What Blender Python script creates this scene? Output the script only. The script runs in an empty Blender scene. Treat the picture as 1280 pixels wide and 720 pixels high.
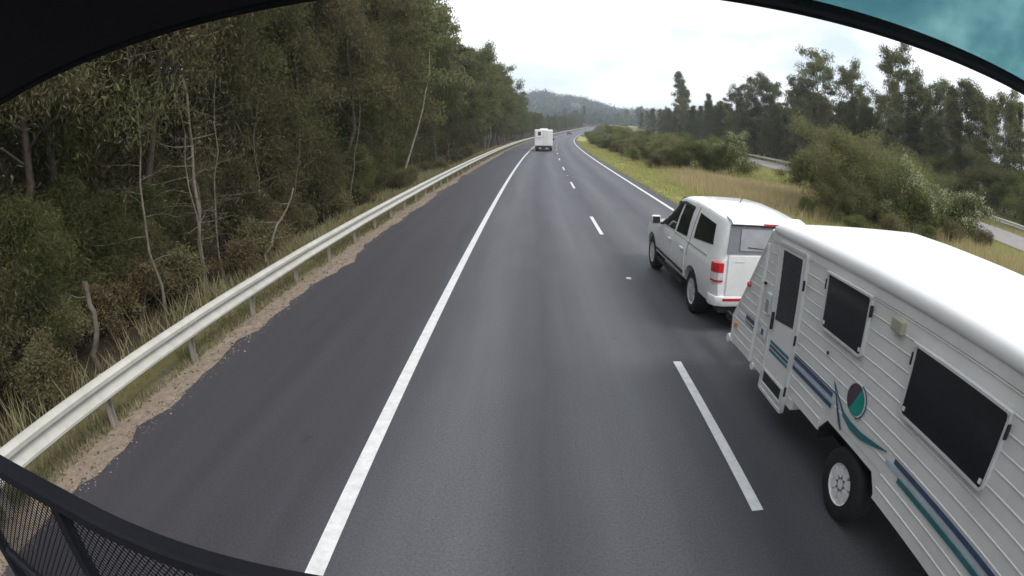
import bpy, bmesh, math, random
import numpy as np
from mathutils import Vector, Matrix

R = math.radians
rng = np.random.default_rng(7)
random.seed(7)
scn = bpy.context.scene
col = scn.collection

# ------------------------------------------------------------------ camera
# wide dash-camera lens: theta = r/f * (1 + k (r/700)^2), f in pixels of a 1280-wide picture
F_PX, PITCH, YAW, ROLL, CAM_H, K3 = 690.52, 0.2908, 0.0322, 0.0031, 2.9924, 0.0387
cam_d = bpy.data.cameras.new("camera")
cam = bpy.data.objects.new("camera", cam_d)
col.objects.link(cam)
cam.matrix_world = (Matrix.Translation((0, 0, CAM_H)) @ Matrix.Rotation(YAW, 4, 'Z')
                    @ Matrix.Rotation(math.pi / 2 - PITCH, 4, 'X') @ Matrix.Rotation(ROLL, 4, 'Z'))
cam_d.sensor_width = 36.0
cam_d.lens = 19.4
cam_d.type = 'PANO'
cam_d.clip_start = 0.05
cam_d.clip_end = 6000
cc = cam_d
cc.panorama_type = 'FISHEYE_LENS_POLYNOMIAL'
cc.fisheye_fov = R(200)
mm = 36.0 / 1280.0
cc.fisheye_polynomial_k0 = 0.0
cc.fisheye_polynomial_k1 = -1.0 / (F_PX * mm)
cc.fisheye_polynomial_k2 = 0.0
cc.fisheye_polynomial_k3 = -K3 / (mm ** 3 * F_PX * 700.0 ** 2)
cc.fisheye_polynomial_k4 = 0.0
scn.camera = cam

# ------------------------------------------------------------------ sky, sun, exposure
SUN_EL, SUN_AZ = R(48), R(122)          # azimuth measured from +Y towards +X
world = bpy.data.worlds.new("World")
scn.world = world
world.use_nodes = True
wt = world.node_tree
wt.nodes.clear()
wo = wt.nodes.new("ShaderNodeOutputWorld")
bg = wt.nodes.new("ShaderNodeBackground")
sky = wt.nodes.new("ShaderNodeTexSky")
sky.sky_type = 'NISHITA'
sky.sun_disc = False
sky.sun_elevation = SUN_EL
sky.sun_rotation = SUN_AZ
tc = wt.nodes.new("ShaderNodeTexCoord")
mp = wt.nodes.new("ShaderNodeMapping")
mp.inputs['Scale'].default_value = (1.6, 1.6, 4.5)
nz = wt.nodes.new("ShaderNodeTexNoise")
nz.inputs['Scale'].default_value = 1.7
nz.inputs['Detail'].default_value = 5
nz.inputs['Roughness'].default_value = 0.5
cr = wt.nodes.new("ShaderNodeMapRange")
cr.inputs['From Min'].default_value = 0.36
cr.inputs['From Max'].default_value = 0.56
cr.inputs['To Min'].default_value = 0.40
cr.inputs['To Max'].default_value = 0.99
mx = wt.nodes.new("ShaderNodeMix")
mx.data_type = 'RGBA'
mx.inputs[7].default_value = (10.0, 10.25, 10.6, 1)    # bright cloud layer
wt.links.new(tc.outputs['Generated'], mp.inputs['Vector'])
wt.links.new(mp.outputs[0], nz.inputs['Vector'])
wt.links.new(nz.outputs[0], cr.inputs['Value'])
wt.links.new(cr.outputs[0], mx.inputs[0])
wt.links.new(sky.outputs[0], mx.inputs[6])
wt.links.new(mx.outputs[2], bg.inputs['Color'])
bg.inputs['Strength'].default_value = 0.1
wt.links.new(bg.outputs[0], wo.inputs['Surface'])

sd = bpy.data.lights.new("sun", 'SUN')
sd.energy = 1.5
sd.angle = R(22)
sd.color = (1.0, 0.97, 0.92)
sun = bpy.data.objects.new("sun", sd)
col.objects.link(sun)
sv = Vector((math.sin(SUN_AZ) * math.cos(SUN_EL), math.cos(SUN_AZ) * math.cos(SUN_EL), math.sin(SUN_EL)))
sun.rotation_euler = sv.to_track_quat('Z', 'Y').to_euler()
sun.location = (0, 0, 60)

scn.view_settings.view_transform = 'Standard'
scn.view_settings.look = 'None'
scn.view_settings.exposure = 0.62
scn.view_settings.gamma = 1.0
scn.view_settings.use_curve_mapping = False
cy = scn.cycles
cy.use_denoising = True
cy.max_bounces = 6
cy.diffuse_bounces = 3
cy.glossy_bounces = 3
cy.transmission_bounces = 4
cy.transparent_max_bounces = 8
cy.volume_bounces = 0
cy.use_adaptive_sampling = True
cy.adaptive_threshold = 0.015
cy.caustics_reflective = False
cy.caustics_refractive = False

# ------------------------------------------------------------------ materials
def new_mat(name):
    m = bpy.data.materials.new(name)
    m.use_nodes = True
    nt = m.node_tree
    b = nt.nodes['Principled BSDF']
    return m, nt, b

def mat(name, color, rough=0.5, metal=0.0, var=0.12, scale=6.0, bump=0.0, bscale=60.0, spec=0.5, coat=0.0, dirt=0.0, dirtcol=(0.12, 0.10, 0.08)):
    m, nt, b = new_mat(name)
    N, L = nt.nodes, nt.links
    tcn = N.new("ShaderNodeTexCoord")
    n = N.new("ShaderNodeTexNoise")
    n.inputs['Scale'].default_value = scale
    n.inputs['Detail'].default_value = 6
    L.new(tcn.outputs['Object'], n.inputs['Vector'])
    mr = N.new("ShaderNodeMapRange")
    mr.inputs['From Min'].default_value = 0.3
    mr.inputs['From Max'].default_value = 0.7
    mr.inputs['To Min'].default_value = 1 - var
    mr.inputs['To Max'].default_value = 1 + var
    L.new(n.outputs[0], mr.inputs['Value'])
    mul = N.new("ShaderNodeVectorMath")
    mul.operation = 'SCALE'
    mul.inputs[0].default_value = color
    L.new(mr.outputs[0], mul.inputs['Scale'])
    out = mul.outputs[0]
    if dirt > 0:
        n2 = N.new("ShaderNodeTexNoise")
        n2.inputs['Scale'].default_value = scale * 2.3
        n2.inputs['Detail'].default_value = 8
        n2.inputs['Roughness'].default_value = 0.65
        L.new(tcn.outputs['Object'], n2.inputs['Vector'])
        m2 = N.new("ShaderNodeMapRange")
        m2.inputs['From Min'].default_value = 0.45
        m2.inputs['From Max'].default_value = 0.75
        m2.inputs['To Max'].default_value = dirt
        L.new(n2.outputs[0], m2.inputs['Value'])
        mix = N.new("ShaderNodeMix")
        mix.data_type = 'RGBA'
        L.new(m2.outputs[0], mix.inputs[0])
        L.new(out, mix.inputs[6])
        mix.inputs[7].default_value = (*dirtcol, 1)
        out = mix.outputs[2]
    L.new(out, b.inputs['Base Color'])
    b.inputs['Roughness'].default_value = rough
    b.inputs['Metallic'].default_value = metal
    b.inputs['Specular IOR Level'].default_value = spec
    if coat:
        b.inputs['Coat Weight'].default_value = coat
        b.inputs['Coat Roughness'].default_value = 0.06
    if bump:
        nb = N.new("ShaderNodeTexNoise")
        nb.inputs['Scale'].default_value = bscale
        nb.inputs['Detail'].default_value = 4
        L.new(tcn.outputs['Object'], nb.inputs['Vector'])
        bp = N.new("ShaderNodeBump")
        bp.inputs['Strength'].default_value = bump
        bp.inputs['Distance'].default_value = 0.02
        L.new(nb.outputs[0], bp.inputs['Height'])
        L.new(bp.outputs[0], b.inputs['Normal'])
    return m

def leaf_mat(name, c1, c2, trans=0.3, objvar=0.25):
    m, nt, b = new_mat(name)
    N, L = nt.nodes, nt.links
    N.remove(b)
    out = N['Material Output']
    g = N.new("ShaderNodeNewGeometry")
    oi = N.new("ShaderNodeObjectInfo")
    mix = N.new("ShaderNodeMix")
    mix.data_type = 'RGBA'
    L.new(g.outputs['Random Per Island'], mix.inputs[0])
    mix.inputs[6].default_value = (*c1, 1)
    mix.inputs[7].default_value = (*c2, 1)
    mr = N.new("ShaderNodeMapRange")
    mr.inputs['To Min'].default_value = 1 - objvar
    mr.inputs['To Max'].default_value = 1 + objvar
    L.new(oi.outputs['Random'], mr.inputs['Value'])
    sc = N.new("ShaderNodeVectorMath")
    sc.operation = 'SCALE'
    L.new(mix.outputs[2], sc.inputs[0])
    L.new(mr.outputs[0], sc.inputs['Scale'])
    d = N.new("ShaderNodeBsdfDiffuse")
    t = N.new("ShaderNodeBsdfTranslucent")
    L.new(sc.outputs[0], d.inputs['Color'])
    L.new(sc.outputs[0], t.inputs['Color'])
    ms = N.new("ShaderNodeMixShader")
    ms.inputs[0].default_value = trans
    L.new(d.outputs[0], ms.inputs[1])
    L.new(t.outputs[0], ms.inputs[2])
    L.new(ms.outputs[0], out.inputs['Surface'])
    return m

def ramp(nt, fac, stops):
    r = nt.nodes.new("ShaderNodeValToRGB")
    e = r.color_ramp.elements
    while len(e) < len(stops):
        e.new(0.5)
    for el, (p_, c_) in zip(e, stops):
        el.position = p_
        el.color = (*c_, 1)
    nt.links.new(fac, r.inputs[0])
    return r.outputs[0]

def asphalt_mat():
    m, nt, b = new_mat("asphalt")
    N, L = nt.nodes, nt.links
    at = N.new("ShaderNodeAttribute")
    at.attribute_name = "lateral"
    g = N.new("ShaderNodeNewGeometry")
    n0 = N.new("ShaderNodeTexNoise")
    n0.inputs['Scale'].default_value = 0.35
    n0.inputs['Detail'].default_value = 3
    L.new(g.outputs['Position'], n0.inputs['Vector'])
    wob = N.new("ShaderNodeMath")
    wob.operation = 'MULTIPLY_ADD'
    wob.inputs[1].default_value = 0.7
    L.new(n0.outputs[0], wob.inputs[0])
    L.new(at.outputs['Fac'], wob.inputs[2])
    mr = N.new("ShaderNodeMapRange")          # lateral -7..5 -> 0..1
    mr.inputs['From Min'].default_value = -6.65
    mr.inputs['From Max'].default_value = 5.35
    L.new(wob.outputs[0], mr.inputs['Value'])
    P = lambda s: (s + 7.0) / 12.0
    sh = (0.045, 0.042, 0.048)
    ln = (0.064, 0.0645, 0.072)
    tr = (0.092, 0.0935, 0.101)
    dk = (0.051, 0.051, 0.058)
    base = ramp(nt, mr.outputs[0], [
        (P(-6.5), sh), (P(-3.9), sh), (P(-3.45), ln), (P(-2.65), tr), (P(-1.8), dk),
        (P(-0.9), tr), (P(-0.2), ln), (P(0.15), dk), (P(0.9), tr), (P(1.75), dk), (P(2.6), tr), (P(3.3), ln), (P(3.65), sh), (P(4.2), sh)])
    # fine aggregate
    n1 = N.new("ShaderNodeTexNoise")
    n1.inputs['Scale'].default_value = 42
    n1.inputs['Detail'].default_value = 5
    n1.inputs['Roughness'].default_value = 0.7
    L.new(g.outputs['Position'], n1.inputs['Vector'])
    m1 = N.new("ShaderNodeMapRange")
    m1.inputs['From Min'].default_value = 0.3
    m1.inputs['From Max'].default_value = 0.7
    m1.inputs['To Min'].default_value = 0.68
    m1.inputs['To Max'].default_value = 1.32
    L.new(n1.outputs[0], m1.inputs['Value'])
    # long streaks along travel
    mpn = N.new("ShaderNodeMapping")
    mpn.inputs['Scale'].default_value = (1.7, 0.07, 1)
    L.new(g.outputs['Position'], mpn.inputs['Vector'])
    n2 = N.new("ShaderNodeTexNoise")
    n2.inputs['Scale'].default_value = 1.3
    n2.inputs['Detail'].default_value = 5
    L.new(mpn.outputs[0], n2.inputs['Vector'])
    m2 = N.new("ShaderNodeMapRange")
    m2.inputs['From Min'].default_value = 0.3
    m2.inputs['From Max'].default_value = 0.7
    m2.inputs['To Min'].default_value = 0.86
    m2.inputs['To Max'].default_value = 1.14
    L.new(n2.outputs[0], m2.inputs['Value'])
    mm_ = N.new("ShaderNodeMath")
    mm_.operation = 'MULTIPLY'
    L.new(m1.outputs[0], mm_.inputs[0])
    L.new(m2.outputs[0], mm_.inputs[1])
    v = N.new("ShaderNodeVectorMath")
    v.operation = 'SCALE'
    L.new(base, v.inputs[0])
    L.new(mm_.outputs[0], v.inputs['Scale'])
    # small stains
    n3 = N.new("ShaderNodeTexNoise")
    n3.inputs['Scale'].default_value = 1.9
    n3.inputs['Detail'].default_value = 4
    L.new(g.outputs['Position'], n3.inputs['Vector'])
    m3 = N.new("ShaderNodeMapRange")
    m3.inputs['From Min'].default_value = 0.68
    m3.inputs['From Max'].default_value = 0.78
    m3.inputs['To Max'].default_value = 0.55
    L.new(n3.outputs[0], m3.inputs['Value'])
    mx_ = N.new("ShaderNodeMix")
    mx_.data_type = 'RGBA'
    L.new(m3.outputs[0], mx_.inputs[0])
    L.new(v.outputs[0], mx_.inputs[6])
    mx_.inputs[7].default_value = (0.016, 0.015, 0.016, 1)
    L.new(mx_.outputs[2], b.inputs['Base Color'])
    b.inputs['Roughness'].default_value = 0.6
    b.inputs['Specular IOR Level'].default_value = 0.35
    bp = N.new("ShaderNodeBump")
    bp.inputs['Strength'].default_value = 0.35
    bp.inputs['Distance'].default_value = 0.01
    L.new(n1.outputs[0], bp.inputs['Height'])
    L.new(bp.outputs[0], b.inputs['Normal'])
    return m

def ground_mat():
    m, nt, b = new_mat("ground")
    N, L = nt.nodes, nt.links
    at = N.new("ShaderNodeAttribute")
    at.attribute_name = "lateral"
    g = N.new("ShaderNodeNewGeometry")
    n0 = N.new("ShaderNodeTexNoise")
    n0.inputs['Scale'].default_value = 0.9
    n0.inputs['Detail'].default_value = 5
    L.new(g.outputs['Position'], n0.inputs['Vector'])
    wob = N.new("ShaderNodeMath")
    wob.operation = 'MULTIPLY_ADD'
    wob.inputs[1].default_value = 1.0
    L.new(n0.outputs[0], wob.inputs[0])
    L.new(at.outputs['Fac'], wob.inputs[2])
    mr = N.new("ShaderNodeMapRange")
    mr.inputs['From Min'].default_value = -14.5
    mr.inputs['From Max'].default_value = 25.5
    L.new(wob.outputs[0], mr.inputs['Value'])
    P = lambda s: (s + 15.0) / 40.0
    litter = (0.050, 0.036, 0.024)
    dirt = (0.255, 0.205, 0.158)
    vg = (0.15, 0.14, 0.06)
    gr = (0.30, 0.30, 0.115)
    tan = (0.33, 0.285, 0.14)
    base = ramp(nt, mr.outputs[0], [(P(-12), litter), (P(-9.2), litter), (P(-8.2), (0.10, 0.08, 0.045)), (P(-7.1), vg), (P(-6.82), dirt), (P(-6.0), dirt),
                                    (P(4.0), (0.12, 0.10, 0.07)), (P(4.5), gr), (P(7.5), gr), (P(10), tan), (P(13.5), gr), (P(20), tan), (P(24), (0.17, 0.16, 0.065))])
    n1 = N.new("ShaderNodeTexNoise")
    n1.inputs['Scale'].default_value = 9
    n1.inputs['Detail'].default_value = 8
    n1.inputs['Roughness'].default_value = 0.7
    L.new(g.outputs['Position'], n1.inputs['Vector'])
    m1 = N.new("ShaderNodeMapRange")
    m1.inputs['From Min'].default_value = 0.3
    m1.inputs['From Max'].default_value = 0.7
    m1.inputs['To Min'].default_value = 0.65
    m1.inputs['To Max'].default_value = 1.3
    L.new(n1.outputs[0], m1.inputs['Value'])
    v = N.new("ShaderNodeVectorMath")
    v.operation = 'SCALE'
    L.new(base, v.inputs[0])
    L.new(m1.outputs[0], v.inputs['Scale'])
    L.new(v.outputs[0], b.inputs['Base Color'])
    b.inputs['Roughness'].default_value = 0.95
    b.inputs['Specular IOR Level'].default_value = 0.1
    bp = N.new("ShaderNodeBump")
    bp.inputs['Strength'].default_value = 0.6
    bp.inputs['Distance'].default_value = 0.05
    L.new(n1.outputs[0], bp.inputs['Height'])
    L.new(bp.outputs[0], b.inputs['Normal'])
    return m

def tint_mat():
    m, nt, b = new_mat("tinted_acrylic")
    N, L = nt.nodes, nt.links
    N.remove(b)
    t = N.new("ShaderNodeBsdfTransparent")
    tcn = N.new("ShaderNodeTexCoord")
    n = N.new("ShaderNodeTexNoise")
    n.inputs['Scale'].default_value = 5
    n.inputs['Detail'].default_value = 4
    L.new(tcn.outputs['Object'], n.inputs['Vector'])
    L.new(ramp(nt, n.outputs[0], [(0.3, (0.24, 0.41, 0.43)), (0.5, (0.30, 0.475, 0.485)), (0.68, (0.47, 0.64, 0.63))]), t.inputs['Color'])
    gl = N.new("ShaderNodeBsdfGlossy")
    gl.inputs['Roughness'].default_value = 0.12
    ms = N.new("ShaderNodeMixShader")
    ms.inputs[0].default_value = 0.02
    L.new(t.outputs[0], ms.inputs[1])
    L.new(gl.outputs[0], ms.inputs[2])
    L.new(ms.outputs[0], N['Material Output'].inputs['Surface'])
    return m

M = {}
M['asphalt'] = asphalt_mat()
M['ground'] = ground_mat()
M['litseal'] = mat("lit_toned_seal", (0.24, 0.225, 0.21), 0.8, var=0.15, scale=1.5, bump=0.2)  # paler base colour stands in for light falling on the opposite carriageway
M['paint'] = mat("road_paint", (0.64, 0.64, 0.63), 0.6, var=0.10, scale=7, dirt=0.4, dirtcol=(0.30, 0.295, 0.29), bump=0.2)
M['galv'] = mat("galvanised_steel", (0.47, 0.46, 0.405), 0.45, 0.15, var=0.10, scale=2.5, dirt=0.55, dirtcol=(0.34, 0.32, 0.27))
M['post'] = mat("post_steel", (0.40, 0.38, 0.33), 0.6, 0.2, var=0.15, dirt=0.5, dirtcol=(0.2, 0.16, 0.11))
M['carpaint'] = mat("white_car_paint", (0.80, 0.81, 0.80), 0.28, var=0.02, coat=0.6, dirt=0.16, dirtcol=(0.5, 0.46, 0.4))
M['vanpaint'] = mat("caravan_white", (0.76, 0.76, 0.745), 0.4, var=0.04, scale=1.5, dirt=0.30, dirtcol=(0.52, 0.50, 0.46))
M['vanroof'] = mat("caravan_roof", (0.82, 0.82, 0.81), 0.42, var=0.03, scale=1.5, dirt=0.25, dirtcol=(0.6, 0.6, 0.58))
M['glass'] = mat("dark_glass", (0.012, 0.014, 0.016), 0.06, var=0.1, spec=0.6)
M['rearglass'] = mat("rear_glass", (0.10, 0.10, 0.115), 0.10, var=0.1, spec=0.7)
M['acrylic'] = mat("dark_acrylic_window", (0.014, 0.015, 0.018), 0.12, var=0.25, scale=2, spec=0.5)
M['rubber'] = mat("black_rubber", (0.018, 0.018, 0.019), 0.75, var=0.2, bump=0.2)
M['black'] = mat("black_plastic", (0.022, 0.022, 0.025), 0.55, var=0.15)
M['guard'] = mat("black_powder_coat", (0.0075, 0.0085, 0.012), 0.6, spec=0.16)
M['trim'] = mat("matt_black_rubber", (0.006, 0.006, 0.008), 0.9, spec=0.15)
M['under'] = mat("underbody", (0.012, 0.012, 0.012), 0.9)
M['alloy'] = mat("alloy_wheel", (0.72, 0.72, 0.73), 0.35, 0.3, var=0.05, dirt=0.2)
M['alu'] = mat("aluminium_trim", (0.74, 0.75, 0.76), 0.4, 0.25, var=0.05)
M['red'] = mat("red_lens", (0.55, 0.012, 0.02), 0.2, var=0.15, coat=0.5)
M['clear'] = mat("clear_lens", (0.62, 0.58, 0.60), 0.15, var=0.15, scale=30, coat=0.5)
M['orange'] = mat("orange_lens", (0.75, 0.25, 0.03), 0.3)
M['navy'] = mat("navy_stripe", (0.05, 0.085, 0.17), 0.4, var=0.15)
M['teal'] = mat("teal_stripe", (0.03, 0.17, 0.18), 0.4, var=0.15)
M['paleblue'] = mat("pale_blue_stripe", (0.42, 0.52, 0.60), 0.4)
M['green'] = mat("emblem_green", (0.01, 0.30, 0.25), 0.4, var=0.2)
M['maroon'] = mat("emblem_purple", (0.09, 0.055, 0.085), 0.4, var=0.2)
M['white'] = mat("white_vinyl", (0.8, 0.8, 0.8), 0.4, var=0.03)
M['beige'] = mat("aged_plastic", (0.42, 0.41, 0.31), 0.5)
M['grey'] = mat("grey_plastic", (0.34, 0.35, 0.36), 0.5)
M['screen'] = mat("security_mesh", (0.035, 0.037, 0.042), 0.55, var=0.35, scale=14)
M['bark'] = mat("grey_bark", (0.10, 0.085, 0.065), 0.9, var=0.45, scale=7, bump=0.5, bscale=25)
M['darkbark'] = mat("dark_bark", (0.055, 0.043, 0.033), 0.9, var=0.4, scale=7, bump=0.5, bscale=25)
M['palebark'] = mat("pale_bark", (0.12, 0.105, 0.08), 0.85, var=0.35, scale=5, bump=0.3)
M['casu'] = leaf_mat("casuarina_needles", (0.056, 0.063, 0.026), (0.150, 0.154, 0.068), 0.42)
M['casu2'] = leaf_mat("casuarina_needles_brown", (0.064, 0.059, 0.031), (0.155, 0.138, 0.074), 0.35)
M['euc'] = leaf_mat("eucalyptus_leaves", (0.085, 0.095, 0.040), (0.215, 0.218, 0.100), 0.45)
M['euc2'] = leaf_mat("eucalyptus_leaves_grey", (0.088, 0.094, 0.048), (0.220, 0.215, 0.118), 0.45)
M['olive'] = leaf_mat("olive_leaves", (0.115, 0.120, 0.052), (0.235, 0.228, 0.110), 0.4)
M['shrubgreen'] = leaf_mat("shrub_leaves", (0.095, 0.118, 0.042), (0.225, 0.240, 0.092), 0.4)
M['shrubbrown'] = leaf_mat("dry_shrub_leaves", (0.085, 0.068, 0.038), (0.18, 0.145, 0.08), 0.3)
M['dullscrub'] = leaf_mat("dull_scrub_leaves", (0.10, 0.094, 0.048), (0.22, 0.20, 0.105), 0.35)
M['flower'] = leaf_mat("pale_blossom", (0.30, 0.31, 0.19), (0.58, 0.58, 0.46), 0.3, 0.1)
M['gravel'] = leaf_mat("gravel_stones", (0.16, 0.135, 0.11), (0.34, 0.29, 0.24), 0.0, 0.0)
M['grass'] = leaf_mat("grass_blades", (0.265, 0.275, 0.095), (0.48, 0.465, 0.21), 0.4, 0.0)
M['drygrass'] = leaf_mat("dry_grass_blades", (0.36, 0.29, 0.15), (0.58, 0.48, 0.30), 0.4, 0.0)
M['verge'] = leaf_mat("verge_grass_blades", (0.14, 0.145, 0.055), (0.42, 0.37, 0.23), 0.4, 0.0)
M['wood'] = leaf_mat("far_foliage", (0.028, 0.037, 0.022), (0.068, 0.082, 0.045), 0.2, 0.0)
M['tint'] = tint_mat()

# ------------------------------------------------------------------ object helpers
def link(o, parent=None):
    col.objects.link(o)
    if parent is not None:
        o.parent = parent
    return o

def tag(o, label=None, cat=None, group=None, kind=None):
    if label: o['label'] = label
    if cat: o['category'] = cat
    if group: o['group'] = group
    if kind: o['kind'] = kind
    return o

def empty(name, loc=(0, 0, 0), rz=0.0, scale=1.0):
    o = bpy.data.objects.new(name, None)
    o.location = loc
    o.rotation_euler = (0, 0, rz)
    o.scale = (scale,) * 3 if not hasattr(scale, '__len__') else scale
    o.empty_display_size = 0.2
    return link(o)

class MB:
    """collects geometry for one mesh object"""
    def __init__(s, off=(0, 0, 0)):
        s.v, s.f, s.off = [], [], off
    def add(s, V, Fc):
        b = len(s.v)
        s.v += [tuple(p) for p in V]
        s.f += [tuple(b + i for i in f) for f in Fc]
        return s
    def box(s, x0, x1, y0, y1, z0, z1):
        return s.add([(x0, y0, z0), (x1, y0, z0), (x1, y1, z0), (x0, y1, z0), (x0, y0, z1), (x1, y0, z1), (x1, y1, z1), (x0, y1, z1)],
                     [(3, 2, 1, 0), (4, 5, 6, 7), (0, 1, 5, 4), (1, 2, 6, 5), (2, 3, 7, 6), (3, 0, 4, 7)])
    def tube(s, pts, rad, n=8, cap=True):
        pts = [Vector(p) for p in pts]
        rr = rad if hasattr(rad, '__len__') else [rad] * len(pts)
        V, Fc = [], []
        a = None
        for i, p in enumerate(pts):
            d = (pts[min(i + 1, len(pts) - 1)] - pts[max(i - 1, 0)]).normalized()
            if a is None:
                a = d.orthogonal().normalized()
            else:
                a = (a - d * a.dot(d)).normalized()
            b = d.cross(a)
            for k in range(n):
                t = 2 * math.pi * k / n
                V.append(p + a * (math.cos(t) * rr[i]) + b * (math.sin(t) * rr[i]))
        for i in range(len(pts) - 1):
            for k in range(n):
                k2 = (k + 1) % n
                Fc.append((i * n + k, i * n + k2, (i + 1) * n + k2, (i + 1) * n + k))
        if cap:
            Fc.append(tuple(reversed(range(n))))
            Fc.append(tuple(range((len(pts) - 1) * n, len(pts) * n)))
        return s.add(V, Fc)
    def prism(s, poly, a, b, axis='x'):
        """polygon (2-D) extruded along an axis; poly is in the two other axes"""
        n = len(poly)
        def P(p, t):
            return {'x': (t, p[0], p[1]), 'y': (p[0], t, p[1]), 'z': (p[0], p[1], t)}[axis]
        V = [P(p, a) for p in poly] + [P(p, b) for p in poly]
        Fc = [tuple(range(n)), tuple(range(2 * n - 1, n - 1, -1))]
        for i in range(n):
            j = (i + 1) % n
            Fc.append((i, j, n + j, n + i)[::-1])
        return s.add(V, Fc)
    def lathe(s, prof, c, n=28, axis='x'):
        """prof: (along axis, radius) pairs, closed loop"""
        V, Fc = [], []
        m = len(prof)
        for k in range(n):
            t = 2 * math.pi * k / n
            for (h, r) in prof:
                u, w = r * math.cos(t), r * math.sin(t)
                V.append((c[0] + h, c[1] + u, c[2] + w) if axis == 'x' else ((c[0] + u, c[1] + w, c[2] + h) if axis == 'z' else (c[0] + u, c[1] + h, c[2] + w)))
        for k in range(n):
            k2 = (k + 1) % n
            for i in range(m):
                j = (i + 1) % m
                Fc.append((k * m + i, k * m + j, k2 * m + j, k2 * m + i))
        return s.add(V, Fc)
    def build(s, name, m, parent=None, smooth=None, bevel=0.0):
        me = bpy.data.meshes.new(name)
        ox, oy, oz = s.off
        me.from_pydata([(x - ox, y - oy, z - oz) for x, y, z in s.v], [], s.f)
        bm = bmesh.new()
        bm.from_mesh(me)
        bmesh.ops.recalc_face_normals(bm, faces=bm.faces)
        if bevel:
            bmesh.ops.bevel(bm, geom=[e for e in bm.edges if e.is_manifold and e.calc_face_angle(0) > 0.6], offset=bevel, segments=2, profile=0.5, affect='EDGES')
        if smooth is not None:
            for f in bm.faces: f.smooth = True
            for e in bm.edges:
                e.smooth = not (e.is_manifold and e.calc_face_angle(0) > R(smooth))
        bm.to_mesh(me)
        bm.free()
        me.materials.append(m)
        o = bpy.data.objects.new(name, me)
        return link(o, parent)

def np_mesh(name, V, Fq, m, attr=None):
    """V (n,3), Fq (k, 3 or 4) arrays -> mesh"""
    me = bpy.data.meshes.new(name)
    k, c = Fq.shape
    me.vertices.add(len(V))
    me.vertices.foreach_set("co", np.ascontiguousarray(V, dtype=np.float32).ravel())
    me.loops.add(k * c)
    me.loops.foreach_set("vertex_index", np.ascontiguousarray(Fq, dtype=np.int32).ravel())
    me.polygons.add(k)
    me.polygons.foreach_set("loop_start", np.arange(0, k * c, c, dtype=np.int32))
    if attr is not None:
        for an, av in attr.items():
            a = me.attributes.new(an, 'FLOAT', 'POINT')
            a.data.foreach_set("value", np.ascontiguousarray(av, dtype=np.float32))
    me.update(calc_edges=True)
    me.materials.append(m)
    return me

def obj(name, me, parent=None):
    return link(bpy.data.objects.new(name, me), parent)

# ------------------------------------------------------------------ lie of the land
def cx(Y):                               # lane-line centre of our carriageway
    Y = np.asarray(Y, dtype=float)
    q = np.clip(Y, 0, 400)
    return 2.0 + 0.00028 * q * q + 0.224 * np.clip(Y - 400, 0, 400)
def rz(Y):                               # road level
    Y = np.asarray(Y, dtype=float)
    q = np.clip(Y - 150, 0, 250)
    return 0.00006 * q * q + 0.03 * np.clip(Y - 400, 0, 150)
def opp(Y):                              # near edge of the opposite carriageway
    Y = np.asarray(Y, dtype=float)
    return 24.2 + 0.12 * np.clip(Y, -60, 260) + 0.10 * np.clip(Y - 260, 0, 1e9)
def vnoise(X, Y, s):
    return np.sin(X * s * 1.3 + 1.7 * np.sin(Y * s * .7)) * np.sin(Y * s + 1.3 * np.sin(X * s * .9 + 2))
def gz(X, Y):
    X = np.asarray(X, dtype=float); Y = np.asarray(Y, dtype=float)
    s = X - cx(Y)
    z = rz(Y) - 0.03 + 0 * s
    left = np.clip((-6.9 - s) / 4.0, 0, 1)
    z = z - 0.45 * left * left * (3 - 2 * left) + 0.18 * left * vnoise(X, Y, 0.45)
    right = np.clip((s - 4.2) / 5.0, 0, 1)
    o = X - opp(Y)
    inopp = np.clip((o + 4) / 4.0, 0, 1)
    z = z - right * (0.36 + 0.08 * vnoise(X, Y, 0.33) * (1 - inopp)) - 0.22 * inopp * right
    past = np.clip((o - 9) / 14.0, 0, 1)
    z = z + past * (1.0 + 0.3 * vnoise(X, Y, 0.2))
    return z

def strip(name, m, s_lines, y_lines, zoff, lat0=None, edge=None, base=cx, zf=None):
    """a sheet following the road, s measured from `base`"""
    S, Yv = np.meshgrid(np.array(s_lines, float), np.array(y_lines, float))
    S2 = S.copy()
    if edge is not None:
        S2 = edge(S, Yv)
    X = S2 + base(Yv)
    Z = (zf(X, Yv) if zf is not None else rz(Yv)) + zoff
    V = np.stack([X, Yv, Z], -1).reshape(-1, 3)
    ny, ns = S.shape
    i = np.arange(ny * ns).reshape(ny, ns)
    Fq = np.stack([i[:-1, :-1], i[:-1, 1:], i[1:, 1:], i[1:, :-1]], -1).reshape(-1, 4)
    me = np_mesh(name, V, Fq, m, {"lateral": (S2 if lat0 is None else S2 + lat0).ravel()})
    me.polygons.foreach_set("use_smooth", np.ones(len(me.polygons), dtype=bool))
    return me

Yg = np.concatenate([np.arange(-40, 70, 1.5), np.arange(70, 200, 5), np.arange(200, 520, 12), np.array([560, 620, 700, 800, 950, 1150, 1400, 1800, 2400, 3200])])
Sg = np.concatenate([[-1500, -900, -500, -300, -180, -110, -75, -55, -42], np.arange(-34, -12, 2), np.arange(-12, -6.5, .45), [-6.2, 3.7], np.arange(4.2, 10, .7), np.arange(10, 60, 2.5), [66, 75, 90, 120, 170, 260, 400, 700, 1100, 1700, 2400]])
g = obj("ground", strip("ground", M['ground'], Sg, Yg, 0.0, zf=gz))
tag(g, kind='structure')

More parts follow.
